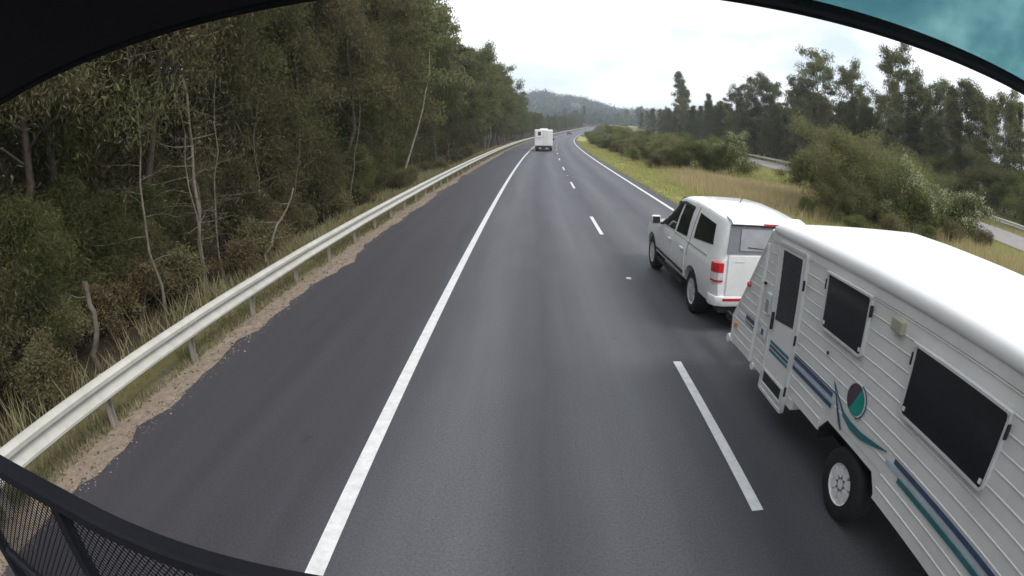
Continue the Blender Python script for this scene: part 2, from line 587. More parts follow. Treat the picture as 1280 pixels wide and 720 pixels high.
# our carriageway: sealed road with a ragged shoulder edge
Yr = np.concatenate([np.arange(-30, 40, .25), np.arange(40, 130, 1.0), np.arange(130, 560, 5)])
ragged_n = rng.normal(0, 1, 4000)
def edge(S, Yv):
    S = S.copy()
    q = np.interp(Yv[:, 0] * 2.1, np.arange(-400, 3600), np.clip(ragged_n, -1.6, 1.6))
    q2 = np.interp(Yv[:, 0] * 0.5, np.arange(-400, 3600), ragged_n[::-1])
    q3 = np.interp(Yv[:, 0] * 4.0 + 900, np.arange(-400, 3600), np.clip(ragged_n, -1.8, 1.8))
    S[:, 0] += 0.045 * q + 0.085 * q2 + .028 * q3
    S[:, 1] = S[:, 0] + 0.10
    S[:, -1] += 0.04 * q2
    return S
Sr = [-6.36, -6.3, -5.6, -4.8, -4.0, -3.5, -2.6, -1.75, -0.9, 0, .9, 1.75, 2.6, 3.5, 3.75, 4.0]
road = obj("road", strip("road", M['asphalt'], Sr, Yr, 0.0, edge=edge))
tag(road, kind='structure')

# opposite carriageway
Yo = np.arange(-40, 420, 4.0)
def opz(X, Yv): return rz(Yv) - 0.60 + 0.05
oroad = obj("opposite_road", strip("opposite_road", M['litseal'], [0, .5, 1.5, 2.5, 3.5, 4.5, 5.5, 6.3], Yo, 0.0, lat0=-2.5, base=opp, zf=opz))
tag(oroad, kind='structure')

# painted lines (parts of the road)
def line(name, s0, s1, ys):
    me = strip(name, M['paint'], [s0, s1], ys, 0.004)
    return obj(name, me, road)
for s0 in (-3.53, 3.47):
    line("edge_line", s0 - .075, s0 + .075, Yr)
for k in range(-2, 36):
    y0 = 3.43 + 12 * k
    if y0 > 300: break
    line("lane_dash", -.055, .055, np.linspace(y0, y0 + 3.2, 4))
def studs():
    mb = MB()
    mb.prism([(-.05, 0), (.05, 0), (.035, .018), (-.035, .018)], -.05, .05, 'x')
    me = mb.build("road_stud", M['clear'], road)
    first = True
    for k in range(0, 9):
        y = 10.75 + 24 * k if k else 10.75
        x = float(cx(y))
        o = me if first else link(me.copy(), road)
        first = False
        o.location = (x, y, float(rz(y)) + 0.004)
studs()

# ------------------------------------------------------------------ guardrails
def guardrail(label, sfun, facing, ys, post_y, zf, sec=4.0, group=None):
    """W-beam on posts; facing=+1 beam faces +X"""
    root = empty("guardrail", (0, 0, 0))
    tag(root, label, "guardrail", group)
    prof = [(0, .408), (.05, .425), (.083, .452), (.083, .482), (.030, .535), (.008, .575), (.004, .606), (.083, .628), (.083, .676), (.05, .703), (0, .722)]
    back = [(x - .006, z) for x, z in reversed(prof)]
    pf = prof + back
    n = len(pf)
    y0 = ys[0]
    first = True
    while y0 < ys[-1]:
        y1 = min(y0 + sec + .16, ys[-1])
        if y0 > 76:
            y1 = ys[-1]
        yy = np.linspace(y0, y1, 3 if y0 <= 76 else max(3, int((y1 - y0) / 6)))
        V, Fc = [], []
        for j, y in enumerate(yy):
            lap = .009 if j == 0 else 0
            for (px, pz) in pf:
                V.append((float(sfun(y)) + facing * (px - lap), float(y), float(zf(y)) + pz))
        for j in range(len(yy) - 1):
            for i in range(n):
                i2 = (i + 1) % n
                Fc.append((j * n + i, j * n + i2, (j + 1) * n + i2, (j + 1) * n + i))
        Fc.append(tuple(range(n)))
        Fc.append(tuple(range((len(yy) - 1) * n, len(yy) * n)))
        b = MB().add(V, Fc).build("beam", M['galv'], root, smooth=38)
        if y0 <= 40:
            mb = MB()
            for dz in (.46, .66):
                for dy in (.10, .22):
                    mb.lathe([(0, .004), (.012, .016), (.014, .0), (0, 0)], (float(sfun(y1 - dy)) + facing * .083, y1 - dy, float(zf(y1)) + dz), 8)
            tag(mb.build("bolts", M['post'], b), kind='stuff')
        y0 += sec
        if y1 == ys[-1]: break
    # posts: C section with a spacer block
    mb = MB()
    mb.box(-.16, -.154, -.04, .04, -.35, .66)
    mb.box(-.154, -.10, -.04, -.034, -.35, .66)
    mb.box(-.154, -.10, .034, .04, -.35, .66)
    mb.box(-.098, -.004, -.035, .035, .46, .66)
    p0 = mb.build("post", M['post'], root)
    for k, y in enumerate(post_y):
        o = p0 if k == 0 else link(p0.copy(), root)
        o.location = (float(sfun(y)), float(y), float(zf(y)))
        if facing < 0: o.rotation_euler = (0, 0, math.pi)
    return root
guardrail("galvanised guardrail along the sealed shoulder beside the dark wood", lambda y: cx(y) - 6.68, 1, [-22, 420],
          list(np.arange(-21.8, 120, 2.0)) + list(np.arange(120, 400, 4.0)), lambda y: rz(y) - .01)
guardrail("galvanised guardrail on the far side of the opposite carriageway", lambda y: opp(y) + 6.9, -1, [-10, 330],
          list(np.arange(-9, 180, 4.0)), lambda y: rz(y) - .58)

# ------------------------------------------------------------------ vegetation meshes
def leaves(P, D, Ln, Wd, r):
    """diamond leaf quads at P along D"""
    n = len(P)
    D = D / np.linalg.norm(D, axis=1, keepdims=True)
    a = r.normal(size=(n, 3))
    W = np.cross(D, a)
    W /= np.linalg.norm(W, axis=1, keepdims=True) + 1e-9
    L_ = Ln[:, None]
    w_ = Wd[:, None]
    V = np.empty((n, 4, 3))
    V[:, 0] = P
    V[:, 1] = P + D * L_ * .45 + W * w_
    V[:, 2] = P + D * L_
    V[:, 3] = P + D * L_ * .45 - W * w_
    F_ = np.arange(n * 4).reshape(n, 4)
    return V.reshape(-1, 3), F_

def tubes(paths, sides=6):
    Vs, Fs, b = [], [], 0
    for pts, rad in paths:
        pts = np.asarray(pts, float)
        m = len(pts)
        d = np.gradient(pts, axis=0)
        d /= np.linalg.norm(d, axis=1, keepdims=True) + 1e-9
        ref = np.array([1, 0.2, 0.1]) if abs(d[0, 0]) < .8 else np.array([0, 1, .1])
        a = ref - d * (d @ ref)[:, None]
        a /= np.linalg.norm(a, axis=1, keepdims=True)
        c = np.cross(d, a)
        t = np.arange(sides) * 2 * np.pi / sides
        ring = pts[:, None] + np.asarray(rad)[:, None, None] * (a[:, None] * np.cos(t)[None, :, None] + c[:, None] * np.sin(t)[None, :, None])
        Vs.append(ring.reshape(-1, 3))
        i = np.arange(m * sides).reshape(m, sides) + b
        i2 = np.roll(i, -1, 1)
        Fs.append(np.stack([i[:-1], i2[:-1], i2[1:], i[1:]], -1).reshape(-1, 4))
        b += m * sides
    return np.concatenate(Vs), np.concatenate(Fs)

def gen_tree(seed, H, base, rad, nlimb, nleaf, llen, lwid, droop, clus, r0=.13, up=.5, prof=None, lean=.0, stems=1, spread=.0, twigs=3, dens=1.0):
    r = np.random.default_rng(seed)
    paths, centres = [], []
    for st in range(stems):
        az0 = r.uniform(0, 6.28)
        off = np.array([math.cos(az0), math.sin(az0), 0]) * spread
        hh = H * (1 if st == 0 else r.uniform(.7, .98))
        t = np.linspace(0, 1, 9)
        wob = np.cumsum(r.normal(0, .018, (9, 2)), 0) * hh
        wob[0] = 0
        tr = np.stack([wob[:, 0] + off[0] * t * 2 + lean * hh * t, wob[:, 1] + off[1] * t * 2, t * hh * .97], 1)
        tr[0, 2] = -.3
        rr = r0 * (1 - .88 * t) * (1 if st == 0 else .7)
        rr[0] *= 1.35
        paths.append((tr, rr))
        for k in range(max(2, nlimb // stems)):
            f = (base / hh) + (1 - base / hh) * ((k + r.uniform(.1, .9)) / max(1, nlimb // stems)) ** .9
            f = min(f, .985)
            p0 = np.array([np.interp(f, t, tr[:, i]) for i in range(3)])
            az = k * 2.4 + r.uniform(-.6, .6)
            g_ = (f * hh - base) / max(.1, hh - base)
            pr = (math.sin(math.pi * min(1, .18 + .82 * g_)) ** .7 if prof is None else prof(g_))
            ln = rad * max(.22, pr) * r.uniform(.6, 1.15)
            el = up * r.uniform(.4, 1.5) + .35 * g_
            d = np.array([math.cos(az) * math.cos(el), math.sin(az) * math.cos(el), math.sin(el)])
            q = np.linspace(0, 1, 5)
            pp = p0 + d * ln * q[:, None] + np.array([0, 0, -droop * ln * .35]) * (q ** 2)[:, None] + np.cumsum(r.normal(0, .05 * ln, (5, 3)), 0) * q[:, None]
            lr = max(.008, r0 * .36 * (1 - .75 * f))
            paths.append((pp, lr * (1 - .8 * q)))
            for tw in range(twigs):
                qq = r.uniform(.3, 1)
                b0 = np.array([np.interp(qq, q, pp[:, i]) for i in range(3)])
                d2 = d + r.normal(0, .7, 3)
                d2 /= np.linalg.norm(d2)
                l2 = ln * r.uniform(.2, .5)
                b1 = b0 + d2 * l2
                paths.append((np.stack([b0, (b0 + b1) / 2 + r.normal(0, .03 * l2, 3), b1]), np.array([.5, .35, .12]) * lr))
                centres.append((b1, clus * r.uniform(.6, 1.3), r.uniform(.3, 1.6)))
                if r.random() < .6: centres.append(((b0 + b1) / 2, clus * r.uniform(.5, 1.0), r.uniform(.2, .9)))
            centres.append((pp[-1], clus * r.uniform(.6, 1.3), r.uniform(.3, 1.6)))
    tv, tf = tubes(paths)
    if nleaf == 0:
        return tv, tf, None, None, centres
    C = np.array([c[0] for c in centres])
    S = np.array([c[1] for c in centres])
    W = np.array([c[2] for c in centres]); W /= W.sum()
    idx = r.choice(len(C), nleaf, p=W)
    g_ = r.normal(0, 1, (nleaf, 3))
    g_ *= (np.clip(np.linalg.norm(g_, axis=1), 0, 1.9) / (np.linalg.norm(g_, axis=1) + 1e-9))[:, None]
    P = C[idx] + g_ * S[idx][:, None] * np.array([1, 1, .75])
    P[:, 2] = np.maximum(P[:, 2], .05)
    D = r.normal(0, 1, (nleaf, 3))
    D[:, 2] -= droop * 1.6
    Ln = llen * r.uniform(.6, 1.35, nleaf)
    Wd = lwid * r.uniform(.6, 1.35, nleaf)
    lv, lf = leaves(P, D, Ln, Wd, r)
    return tv, tf, lv, lf, centres

TREE = {}
def proto(key, bark, leaf, **kw):
    tv, tf, lv, lf, cen = gen_tree(**kw)
    tm = np_mesh(key + "_trunk", tv, tf, M[bark])
    tm.polygons.foreach_set("use_smooth", np.ones(len(tm.polygons), dtype=bool))
    cm = np_mesh(key + "_crown", lv, lf, M[leaf]) if lv is not None else None
    TREE[key] = (tm, cm, cen, lv)

for i in range(3):
    proto("casu%d" % i, 'darkbark', 'casu' if i != 1 else 'casu2', seed=20 + i, H=13.5 + i * .6, base=1.6 + i * .6, rad=2.7, nlimb=56, nleaf=50000, llen=.16, lwid=.017, droop=.6, clus=.40, r0=.12, up=.55,
          prof=lambda g_: max(.25, 1 - .75 * g_ ** 1.4))
for i in (3, 4):
    proto("casu%d" % i, 'darkbark', 'casu2' if i == 3 else 'casu', seed=20 + i, H=13.8, base=3.6, rad=2.7, nlimb=46, nleaf=42000, llen=.16, lwid=.017, droop=.6, clus=.40, r0=.12, up=.55,
          prof=lambda g_: max(.25, 1 - .75 * g_ ** 1.4))
for i in range(3):
    proto("euc%d" % i, 'bark', 'euc' if i != 2 else 'euc2', seed=40 + i, H=15.5, base=4.0, rad=4.3, nlimb=34, nleaf=15000, llen=.32, lwid=.055, droop=.8, clus=.42, r0=.17, up=.42, twigs=4,
          prof=lambda g_: (.55 + .6 * g_ if g_ < .5 else 1.25 - .8 * g_))
proto("slim0", 'bark', 'euc2', seed=51, H=16, base=5, rad=1.5, nlimb=30, nleaf=8000, llen=.32, lwid=.055, droop=.8, clus=.32, r0=.14, up=.7)
for i in range(2):
    proto("sap%d" % i, 'bark', 'casu2' if i else 'casu', seed=60 + i, H=5.2, base=.5, rad=1.5, nlimb=30, nleaf=17000, llen=.20, lwid=.013, droop=.5, clus=.34, r0=.045, up=.6)
for i in range(3):
    proto("bush%d" % i, 'bark', ('olive', 'shrubgreen', 'olive')[i], seed=70 + i, H=3.2, base=.08, rad=2.4, nlimb=40, nleaf=38000, llen=.13, lwid=.021, droop=.1, clus=.34, r0=.05, up=.42, stems=3, spread=.35,
          prof=lambda g_: math.cos(min(1, max(0, g_)) * 1.35) ** .6)
for i in range(3):
    proto("low%d" % i, 'bark', ('shrubgreen', 'shrubbrown', 'dullscrub')[i], seed=80 + i, H=1.35, base=.1, rad=1.1, nlimb=20, nleaf=9000, llen=.10, lwid=.016, droop=.1, clus=.2, r0=.03, up=.8, stems=3, spread=.25,
          prof=lambda g_: math.cos(min(1, max(0, g_)) * 1.35) ** .6)
for i in range(3):
    proto("bare%d" % i, 'palebark', 'casu2', seed=90 + i, H=6.0, base=1.2, rad=1.5, nlimb=15, nleaf=260, llen=.16, lwid=.016, droop=.5, clus=.3, r0=.042, up=.12, twigs=3)
for i in range(2):
    proto("fbush%d" % i, 'bark', 'shrubgreen', seed=100 + i, H=2.7, base=.2, rad=1.9, nlimb=28, nleaf=16000, llen=.15, lwid=.026, droop=.1, clus=.34, r0=.045, up=.5, stems=3, spread=.3,
          prof=lambda g_: math.cos(min(1, max(0, g_)) * 1.35) ** .6)
    # blossom heads on the outer twigs
    cen = TREE["fbush%d" % i][2]
    r_ = np.random.default_rng(300 + i)
    pts = np.array([c[0] for c in cen])
    far = pts[np.argsort(-(np.linalg.norm(pts[:, :2], axis=1) + .9 * pts[:, 2]))[:len(pts) * 2 // 3]]
    far = far + np.array([0, 0, .12])
    n = 3600
    P = far[r_.integers(0, len(far), n)] + r_.normal(0, .13, (n, 3))
    lv, lf = leaves(P, r_.normal(0, 1, (n, 3)) + np.array([0, 0, .8]), r_.uniform(.06, .14, n), r_.uniform(.02, .045, n), r_)
    TREE["fbush%d_f" % i] = np_mesh("blossom", lv, lf, M['flower'])

def plant(key, name, x, y, s=1.0, rot=None, sz=1.0, label=None, cat="tree", group=None, flower=None, tilt=0.0):
    tm, cm = TREE[key][:2]
    z = float(gz(x, y))
    root = empty(name, (x, y, z - .02), random.uniform(0, 6.28) if rot is None else rot, (s, s, s * sz))
    if tilt: root.rotation_euler = (tilt * random.uniform(-1, 1), tilt * random.uniform(-1, 1), root.rotation_euler[2])
    obj("trunk" if cat == "tree" else "stems", tm, root)
    if cm: obj("crown" if cat == "tree" else "foliage", cm, root)
    if flower: obj("blossom", TREE[flower], root)
    return tag(root, label, cat, group)

# --- dense wood behind the near guardrail
GW = "trees of the dense wood behind the shoulder guardrail"
def wood_row(s, y0, y1, step, keys, smin, smax, jitter=.8):
    y = y0
    while y < y1:
        k = random.choice(keys)
        yy = y + random.uniform(-.4, .4) * step
        x = float(cx(yy)) + s + random.uniform(-jitter, jitter)
        sc_ = random.uniform(smin, smax)
        where = ("in the wood's front row behind guardrail" if s > -12 else "in the wood's second row behind guardrail" if s > -16 else "deep inside the dark wood")
        if yy > 170: where = "beside the far bend, behind the shoulder guardrail"
        elif yy > 60: where += " further up the road" 
        size = "tall" if sc_ > (smin + smax) / 2 else "shorter"
        if k.startswith("casu"):
            plant(k, "casuarina_tree", x, yy, sc_, sz=random.uniform(.95, 1.08), label="%s %s feathery casuarina %s" % (size, "brownish" if k == "casu1" else "high-crowned brownish" if k == "casu3" else "high-crowned" if k == "casu4" else ("green" if k == "casu0" else "dark"), where), group=GW, tilt=.03)
        elif k.startswith("slim"):
            plant(k, "gum_tree", x, yy, sc_, label="%s slim gum tree %s" % (size, where), group=GW, tilt=.03)
        else:
            plant(k, "gum_tree", x, yy, sc_, label="%s %s gum tree %s" % (size, "greyish" if k == "euc2" else "broad leafy", where), group=GW, tilt=.03)
        y += step * random.uniform(.8, 1.2)
CK = ["casu0", "casu1", "casu2"]
wood_row(-11.4, -8, 24, 2.4, ["casu3", "casu3", "casu4", "casu1"], .9, 1.06, .6)
wood_row(-11.4, 25, 60, 2.6, CK + ["casu3", "euc0"], .86, 1.03, .6)
wood_row(-14.2, -8, 60, 3.5, CK + ["euc0", "euc1"], .9, 1.1, 1.0)
wood_row(-18, -10, 70, 4.8, CK + ["euc1", "euc2"], .95, 1.12, 1.3)
wood_row(-23, -10, 80, 6, CK, .7, .9, 1.8)
wood_row(-29, -10, 90, 8, CK, .65, .85, 2)
wood_row(-12.0, 61, 120, 3.6, CK + ["euc0", "euc1", "slim0"], .85, 1.0)
wood_row(-12.6, 121, 172, 4.0, CK + ["euc0", "euc1"], .62, .85)
wood_row(-17, 61, 190, 5.0, CK + ["euc1", "euc2"], .8, 1.0, 1.5)
wood_row(-23, 75, 200, 8, CK, .8, 1.0, 2)
wood_row(-12.5, 172, 420, 6, CK + ["euc0", "euc2", "euc1"], .38, .62, 1.2)
wood_row(-18, 180, 480, 8, CK + ["euc0", "euc2"], .42, .7, 2)

# --- understorey: feathery saplings, bare pale saplings, low scrub
GS = "saplings in the understorey of the wood"
y = -3.0
while y < 75:
    x = float(cx(y)) - random.uniform(10.4, 13.2)
    k, q = random.choice(["sap0", "sap1"]), random.uniform(.55, 1.0)
    plant(k, "casuarina_sapling", x, y, q, label="%s %s feathery casuarina sapling under the wood behind the guardrail" % ("taller" if q > .78 else "short", "green" if k == "sap0" else "brownish"), group=GS, tilt=.06)
    y += random.uniform(.8, 1.6) if y < 35 else random.uniform(2, 3.5)
y = 0.0
while y < 60:
    x = float(cx(y)) - random.uniform(8.7, 10.4)
    k, q = ("low1" if random.random() < .5 else "low2"), random.uniform(.4, .85)
    plant(k, "scrub_bush", x, y, q, label="%s %s scrub bush at the foot of the wood behind the guardrail" % ("knee-high" if q > .7 else "tiny", "brownish" if k == "low1" else "dull olive"), cat="bush", group="scrub bushes along the edge of the wood")
    y += random.uniform(1.0, 2.2)
y = 1.0
while y < 34:
    k, q = random.choice(["sap0", "sap1"]), random.uniform(.35, .62)
    plant(k, "casuarina_sapling", float(cx(y)) - random.uniform(9.5, 10.6), y, q, label="waist-high %s feathery regrowth between the guardrail and the wood" % ("green" if k == "sap0" else "brownish"), group=GS, tilt=.08)
    y += random.uniform(.9, 1.8)
y = 4.0
i = 0
while y < 46:
    x = float(cx(y)) - random.uniform(9.0, 9.9)
    plant("bare%d" % (i % 3), "bare_sapling", x, y, random.uniform(.6, 1.1), label="pale bare sapling with side twigs at the edge of the wood", group="bare saplings at the edge of the wood", tilt=.12)
    y += random.uniform(3.5, 7.0)
    i += 1
for k, (s_, y_, q_) in enumerate([(-9.4, 8.8, .95), (-9.3, 10.4, .85), (-9.6, 11.8, .9), (-9.9, 14.5, .8)]):
    plant("bare%d" % (k % 3), "bare_sapling", float(cx(y_)) + s_, y_, q_, label="pale bare sapling in the cluster around the tall dead grey sapling", group="cluster of bare saplings behind the guardrail", tilt=.10)
# leaning pale trunk, fallen branch, broken stump
def pole(name, pts, r0, r1, label, cat, twigs=0, m='palebark'):
    pts = np.array(pts, float)
    t = np.linspace(0, 1, 9)
    seg = np.linspace(0, 1, len(pts))
    pp = np.stack([np.interp(t, seg, pts[:, i]) for i in range(3)], 1)
    pp[1:-1] += np.random.default_rng(int(abs(pts[0, 1]) * 10)).normal(0, .05, (7, 3))
    paths = [(pp, r0 + (r1 - r0) * t)]
    rr = np.random.default_rng(5)
    for k in range(twigs):
        q = rr.uniform(.3, .95)
        b = np.array([np.interp(q, t, pp[:, i]) for i in range(3)])
        d = rr.normal(0, 1, 3); d[2] = abs(d[2]) * .4
        d *= rr.uniform(.4, 1.1) / np.linalg.norm(d)
        paths.append((np.stack([b, b + d * .5 + rr.normal(0, .04, 3), b + d]), np.array([.018, .013, .005])))
    v, f = tubes(paths, 7)
    o = pts[0].copy()
    me = np_mesh(name, v - o, f, M[m])
    me.polygons.foreach_set("use_smooth", np.ones(len(me.polygons), dtype=bool))
    ob = obj(name, me)
    ob.location = o
    return tag(ob, label, cat)
pole("leaning_trunk", [(-7.0, 29.2, -.3), (-6.95, 31.5, 1.6), (-6.8, 34.5, 4.2), (-6.9, 38.0, 6.9), (-7.4, 40.5, 9.0)], .075, .025, "pale slender trunk leaning over at the edge of the dark wood", "tree", 5)
pole("dead_branch", [(-6.55, 12.2, -.1), (-6.5, 12.9, .75), (-6.3, 13.7, 1.6)], .05, .02, "pale broken dead branch propped up in the scrub behind the guardrail", "branch", 3)
pole("dead_sapling", [(-7.35, 10.4, -.5), (-7.3, 10.35, 1.3), (-7.42, 10.5, 3.2), (-7.5, 10.3, 4.6)], .06, .03, "tall dead grey sapling with bare level side branches behind the guardrail", "tree", 9)
pole("grey_stump", [(-6.9, 6.1, -.5), (-6.92, 6.15, .4), (-6.95, 6.2, 1.15)], .06, .05, "short grey broken-off trunk standing behind the guardrail", "stump", 1, 'bark')

# --- central reservation shrubs, from the ground they stand on
def bushes(lst, key, name, label, group, cat="bush", flower=None):
    for k, (x, y, s, sz) in enumerate(lst):
        lb = label if "%s" not in label else label % ("%s %s" % ("bigger" if s > .85 else "smaller", {"bush0": "olive", "bush1": "green", "bush2": "dull olive"}[key[k % len(key)]]))
        plant(key[k % len(key)] , name, x, y, s, sz=sz, label=lb, cat=cat, group=group, flower=(flower[k % len(flower)] if flower else None))
bushes([(15.9, 23.2, .95, 1.08), (18.8, 25.2, 1.0, 1.0), (22.0, 26.5, .95, 1.0), (17.2, 28.0, 1.05, 1.08), (14.4, 21.6, .55, .95), (20.2, 22.4, .75, .95)], ["bush0", "bush2"], "olive_bush", "large olive-green bush on the grass reservation beyond the caravan", "big olive bushes beyond the caravan")
bushes([(17.9, 20.6, .85, 1.1), (20.6, 20.2, .8, .95)], ["fbush0", "fbush1"], "blossoming_shrub", "pale-blossomed shrub beside the big olive bushes beyond the caravan", "pale-blossomed shrubs beyond the caravan", flower=["fbush0_f", "fbush1_f"])
bushes([(16.8, 44.5, 1.05, 1.0)], ["fbush0"], "blossoming_shrub", "white-blossomed shrub standing alone behind tall dry grass on the reservation", None, flower=["fbush0_f"])
bushes([(14.6, 47, .9, .85), (12.9, 50, .8, .75), (13.6, 55, .95, .8), (15.5, 60, 1.0, .85), (12.8, 63, .72, .75), (14.0, 70, .9, .8), (17.5, 66, 1.0, .9), (12.9, 78, .7, .8), (15.5, 84, .95, .9), (19.2, 52, .9, .95)],
       ["bush1", "bush2", "bush0"], "roadside_bush", "rounded green bush in the row along the grass reservation", "bushes in a row along the reservation")
bushes([(11.0, 47.5, .9, .9), (10.9, 58, 1.0, .9), (11.4, 66, .9, 1.0), (12.2, 92, 1.1, 1.1), (11.3, 75, .9, .9)], ["low1", "low0"], "low_shrub", "low reddish-brown shrub at the front of the bushes on the reservation", "low shrubs on the reservation")
lst = []
for y in np.arange(92, 330, 6.5):
    x = float(cx(y)) + 8.0 + random.uniform(-.8, 1.8) + (1.5 if y > 200 else 0)
    lst.append((x, float(y), random.uniform(.5, .8), random.uniform(.7, .95)))
    lst.append((x + 5 + random.uniform(-1, 1), float(y) + 3, random.uniform(.8, 1.15), random.uniform(.85, 1.1)))
bushes(lst, ["bush1", "bush0", "bush2"], "distant_bush", "%s distant roadside bush on the inside of the far bend", "bushes on the inside of the far bend")
bushes([(13.6, 20.0, .55, .8), (15.4, 19.2, .7, .8), (16.6, 18.2, .6, .8), (18.8, 18.6, .7, .9), (13.2, 23.6, .6, .8), (20.8, 18.2, .6, .9)], ["low0", "low2"], "weedy_shrub", "low weedy shrub at the foot of the big olive bushes", "low shrubs at the foot of the olive bushes")
bushes([(12.6, 87, .8, .9), (14.6, 103, .9, .9), (18.4, 74, .95, .9), (20.5, 118, 1.0, .9)], ["fbush0", "fbush1"], "blossoming_shrub", "small pale-blossomed shrub among the row of bushes on the reservation", "pale-blossomed shrubs among the row of bushes", flower=["fbush0_f", "fbush1_f"])
bushes([(23.6, 36, .9, .9), (21.8, 40, .8, .9), (24.8, 33, .7, .8)], ["bush0", "bush1"], "verge_bush", "bush on the verge right against the opposite carriageway", "bushes against the opposite carriageway")

# --- trees past the opposite carriageway
GB = "trees standing past the opposite carriageway"
def far_tree(key, x, y, s, label, name="gum_tree", sz=1.0, tilt=.04):
    plant(key, name, x, y, s, sz=sz, label=label, group=GB, tilt=tilt)
for (k, x, y, s, sz) in [("euc0", 46, 79, 1.14, 1.05), ("euc1", 49, 75, 1.0, 1.05), ("euc2", 43.5, 82, .92, 1.0),
                         ("euc1", 45, 57.5, 1.02, 1.08), ("euc0", 47, 54.5, .88, 1.0), ("euc2", 45, 46, .80, 1.0), ("euc0", 46.5, 42.5, .78, 1.0), ("euc1", 48, 51, .82, 1.0),
                         ("euc2", 46, 109, 1.06, 1.05), ("euc0", 42.5, 112, .96, 1.0), ("euc1", 50, 106, 1.0, 1.0), ("euc0", 47, 91, .85, 1.0),
                         ("euc1", 45, 37, .72, 1.0), ("euc2", 47.5, 32, .72, 1.0)]:
    far_tree(k, x, y, s, "open-crowned tall gum tree past the opposite carriageway", sz=sz)
for (x, y, s) in [(45.5, 169, 1.5), (44.5, 158, 1.28), (46.5, 163, 1.1), (50, 150, 1.0)]:
    far_tree("slim0", x, y, s, "very slim gum tree standing above the bushy trees past the opposite carriageway", "slim_gum_tree")
lst = [(46.0 + random.uniform(-3, 6), y, random.uniform(.58, .80)) for y in np.arange(22, 130, 2.9)]
lst += [(float(opp(y)) + 13 + random.uniform(-2, 8), y, random.uniform(.6, .95)) for y in np.arange(130, 330, 6.5)]
lst += [(50 + random.uniform(-4, 4), y, random.uniform(.72, .92)) for y in np.arange(60, 215, 2.7)]
lst += [(58 + random.uniform(-3, 8), y, random.uniform(.75, 1.05)) for y in np.arange(20, 300, 8)]
for (x, y, s) in lst:
    k = random.choice(CK)
    far_tree(k, x, float(y), s, "%s %s bushy tree in the %s past the opposite carriageway%s" % ("tall" if s > .75 else "squat", {"casu0": "green", "casu1": "brownish", "casu2": "dark"}[k], "middle belt" if 50 < x <= 54 else "back belt" if x > 54 and y < 130 else "front belt", " towards the far bend" if y > 130 else ""), "bushy_tree")
lst = [(41.5 + random.uniform(-1.5, 2) + .12 * max(0, y - 40), y, random.uniform(.8, 1.3)) for y in np.arange(20, 150, 4.5)]
bushes([(x, float(y), s, 1.05) for x, y, s in lst], ["bush1", "bush2", "bush0"], "bank_bush", "%s bush on the bank behind the opposite guardrail", "bushes behind the opposite guardrail")
# trees closing the far bend
for k in range(46):
    y = random.uniform(430, 640)
    x = random.uniform(15, 210)
    if abs(x - float(cx(y))) < 12: x += 26
    k = random.choice(CK + ["euc0", "euc1"])
    plant(k, "distant_tree", x, y, random.uniform(.8, 1.25), label="distant %s closing the view past the far bend" % {"casu0": "green casuarina", "casu1": "brownish casuarina", "casu2": "dark casuarina", "euc0": "broad gum tree", "euc1": "open gum tree"}[k], group="trees closing the far bend")

# ------------------------------------------------------------------ grass (uncountable)
def blades(name, n, sfun, h, w, m, label, dens_pow=1.0, lean=.35):
    r = np.random.default_rng(len(name) * 13)
    X, Y, hs = sfun(r, n)
    n = len(X)
    Z = gz(X, Y)
    hh = h * r.uniform(.4, 1.3, n) * hs
    ww = w * r.uniform(.6, 1.4, n) * (1 + Y / 45.0)
    a = r.uniform(0, 6.28, n)
    dx, dy = np.cos(a), np.sin(a)
    ln = r.normal(0, lean, (n, 2)) * hh[:, None]
    V = np.empty((n, 3, 3))
    V[:, 0] = np.stack([X - dx * ww, Y - dy * ww, Z - .02], 1)
    V[:, 1] = np.stack([X + dx * ww, Y + dy * ww, Z - .02], 1)
    V[:, 2] = np.stack([X + ln[:, 0], Y + ln[:, 1], Z + hh], 1)
    me = np_mesh(name, V.reshape(-1, 3), np.arange(n * 3).reshape(n, 3), m)
    o = obj(name, me)
    return tag(o, label, "grass", kind='stuff')
def patchy(X, Y, s, a=.5):
    return np.clip(1 + a * vnoise(X, Y, s) + .5 * a * vnoise(X + 31, Y - 17, s * 2.7), .15, 2)
def f_med(r, n):
    Y = 6 + 130 * r.random(n) ** 2.0
    s = 4.05 + 19 * r.random(n) ** 1.15
    X = cx(Y) + s
    ok = X < opp(Y) - .2
    X, Y, s = X[ok], Y[ok], s[ok]
    return X, Y, patchy(X, Y, .6) * np.clip(.35 + (s - 4) * .16, .3, 1.1)
blades("grass", 210000, f_med, .26, .012, M['grass'], "yellow-green grass covering the reservation beside the road")
def f_dry(r, n):
    c = [(12.2, 30, 1.7, 4.0, .45), (15.5, 33, 2.5, 3.5, .3), (13.0, 40, 1.2, 4, .15), (18.3, 14.5, 1.4, 3.5, .1)]
    k = r.choice(4, n, p=[.4, .28, .17, .15])
    c = np.array(c)
    X = c[k, 0] + r.normal(0, 1, n) * c[k, 2]
    Y = c[k, 1] + r.normal(0, 1, n) * c[k, 3]
    ok = (X - cx(Y) > 6.3)
    return X[ok], Y[ok], np.ones(ok.sum())
blades("tall_dry_grass", 24000, f_dry, .62, .009, M['drygrass'], "tall straw-coloured dry grass in patches on the reservation", lean=.22)
def f_vrg(r, n):
    Y = -2 + 120 * r.random(n) ** 2.0
    s = np.where(r.random(n) < .35, -6.78 - .55 * r.random(n), -7.3 - 2.0 * r.random(n) ** .8)
    X = cx(Y) + s
    keep = ((vnoise(X * 2, Y, .8) > -.3) & (s > -7.4)) | ((s < -7.3) & (r.random(n) < np.clip((Y - 7) / 9, .12, 1)))
    X, Y, s = X[keep], Y[keep], s[keep]
    return X, Y, np.where(s > -7.4, .26, .95) * patchy(X, Y, .7)
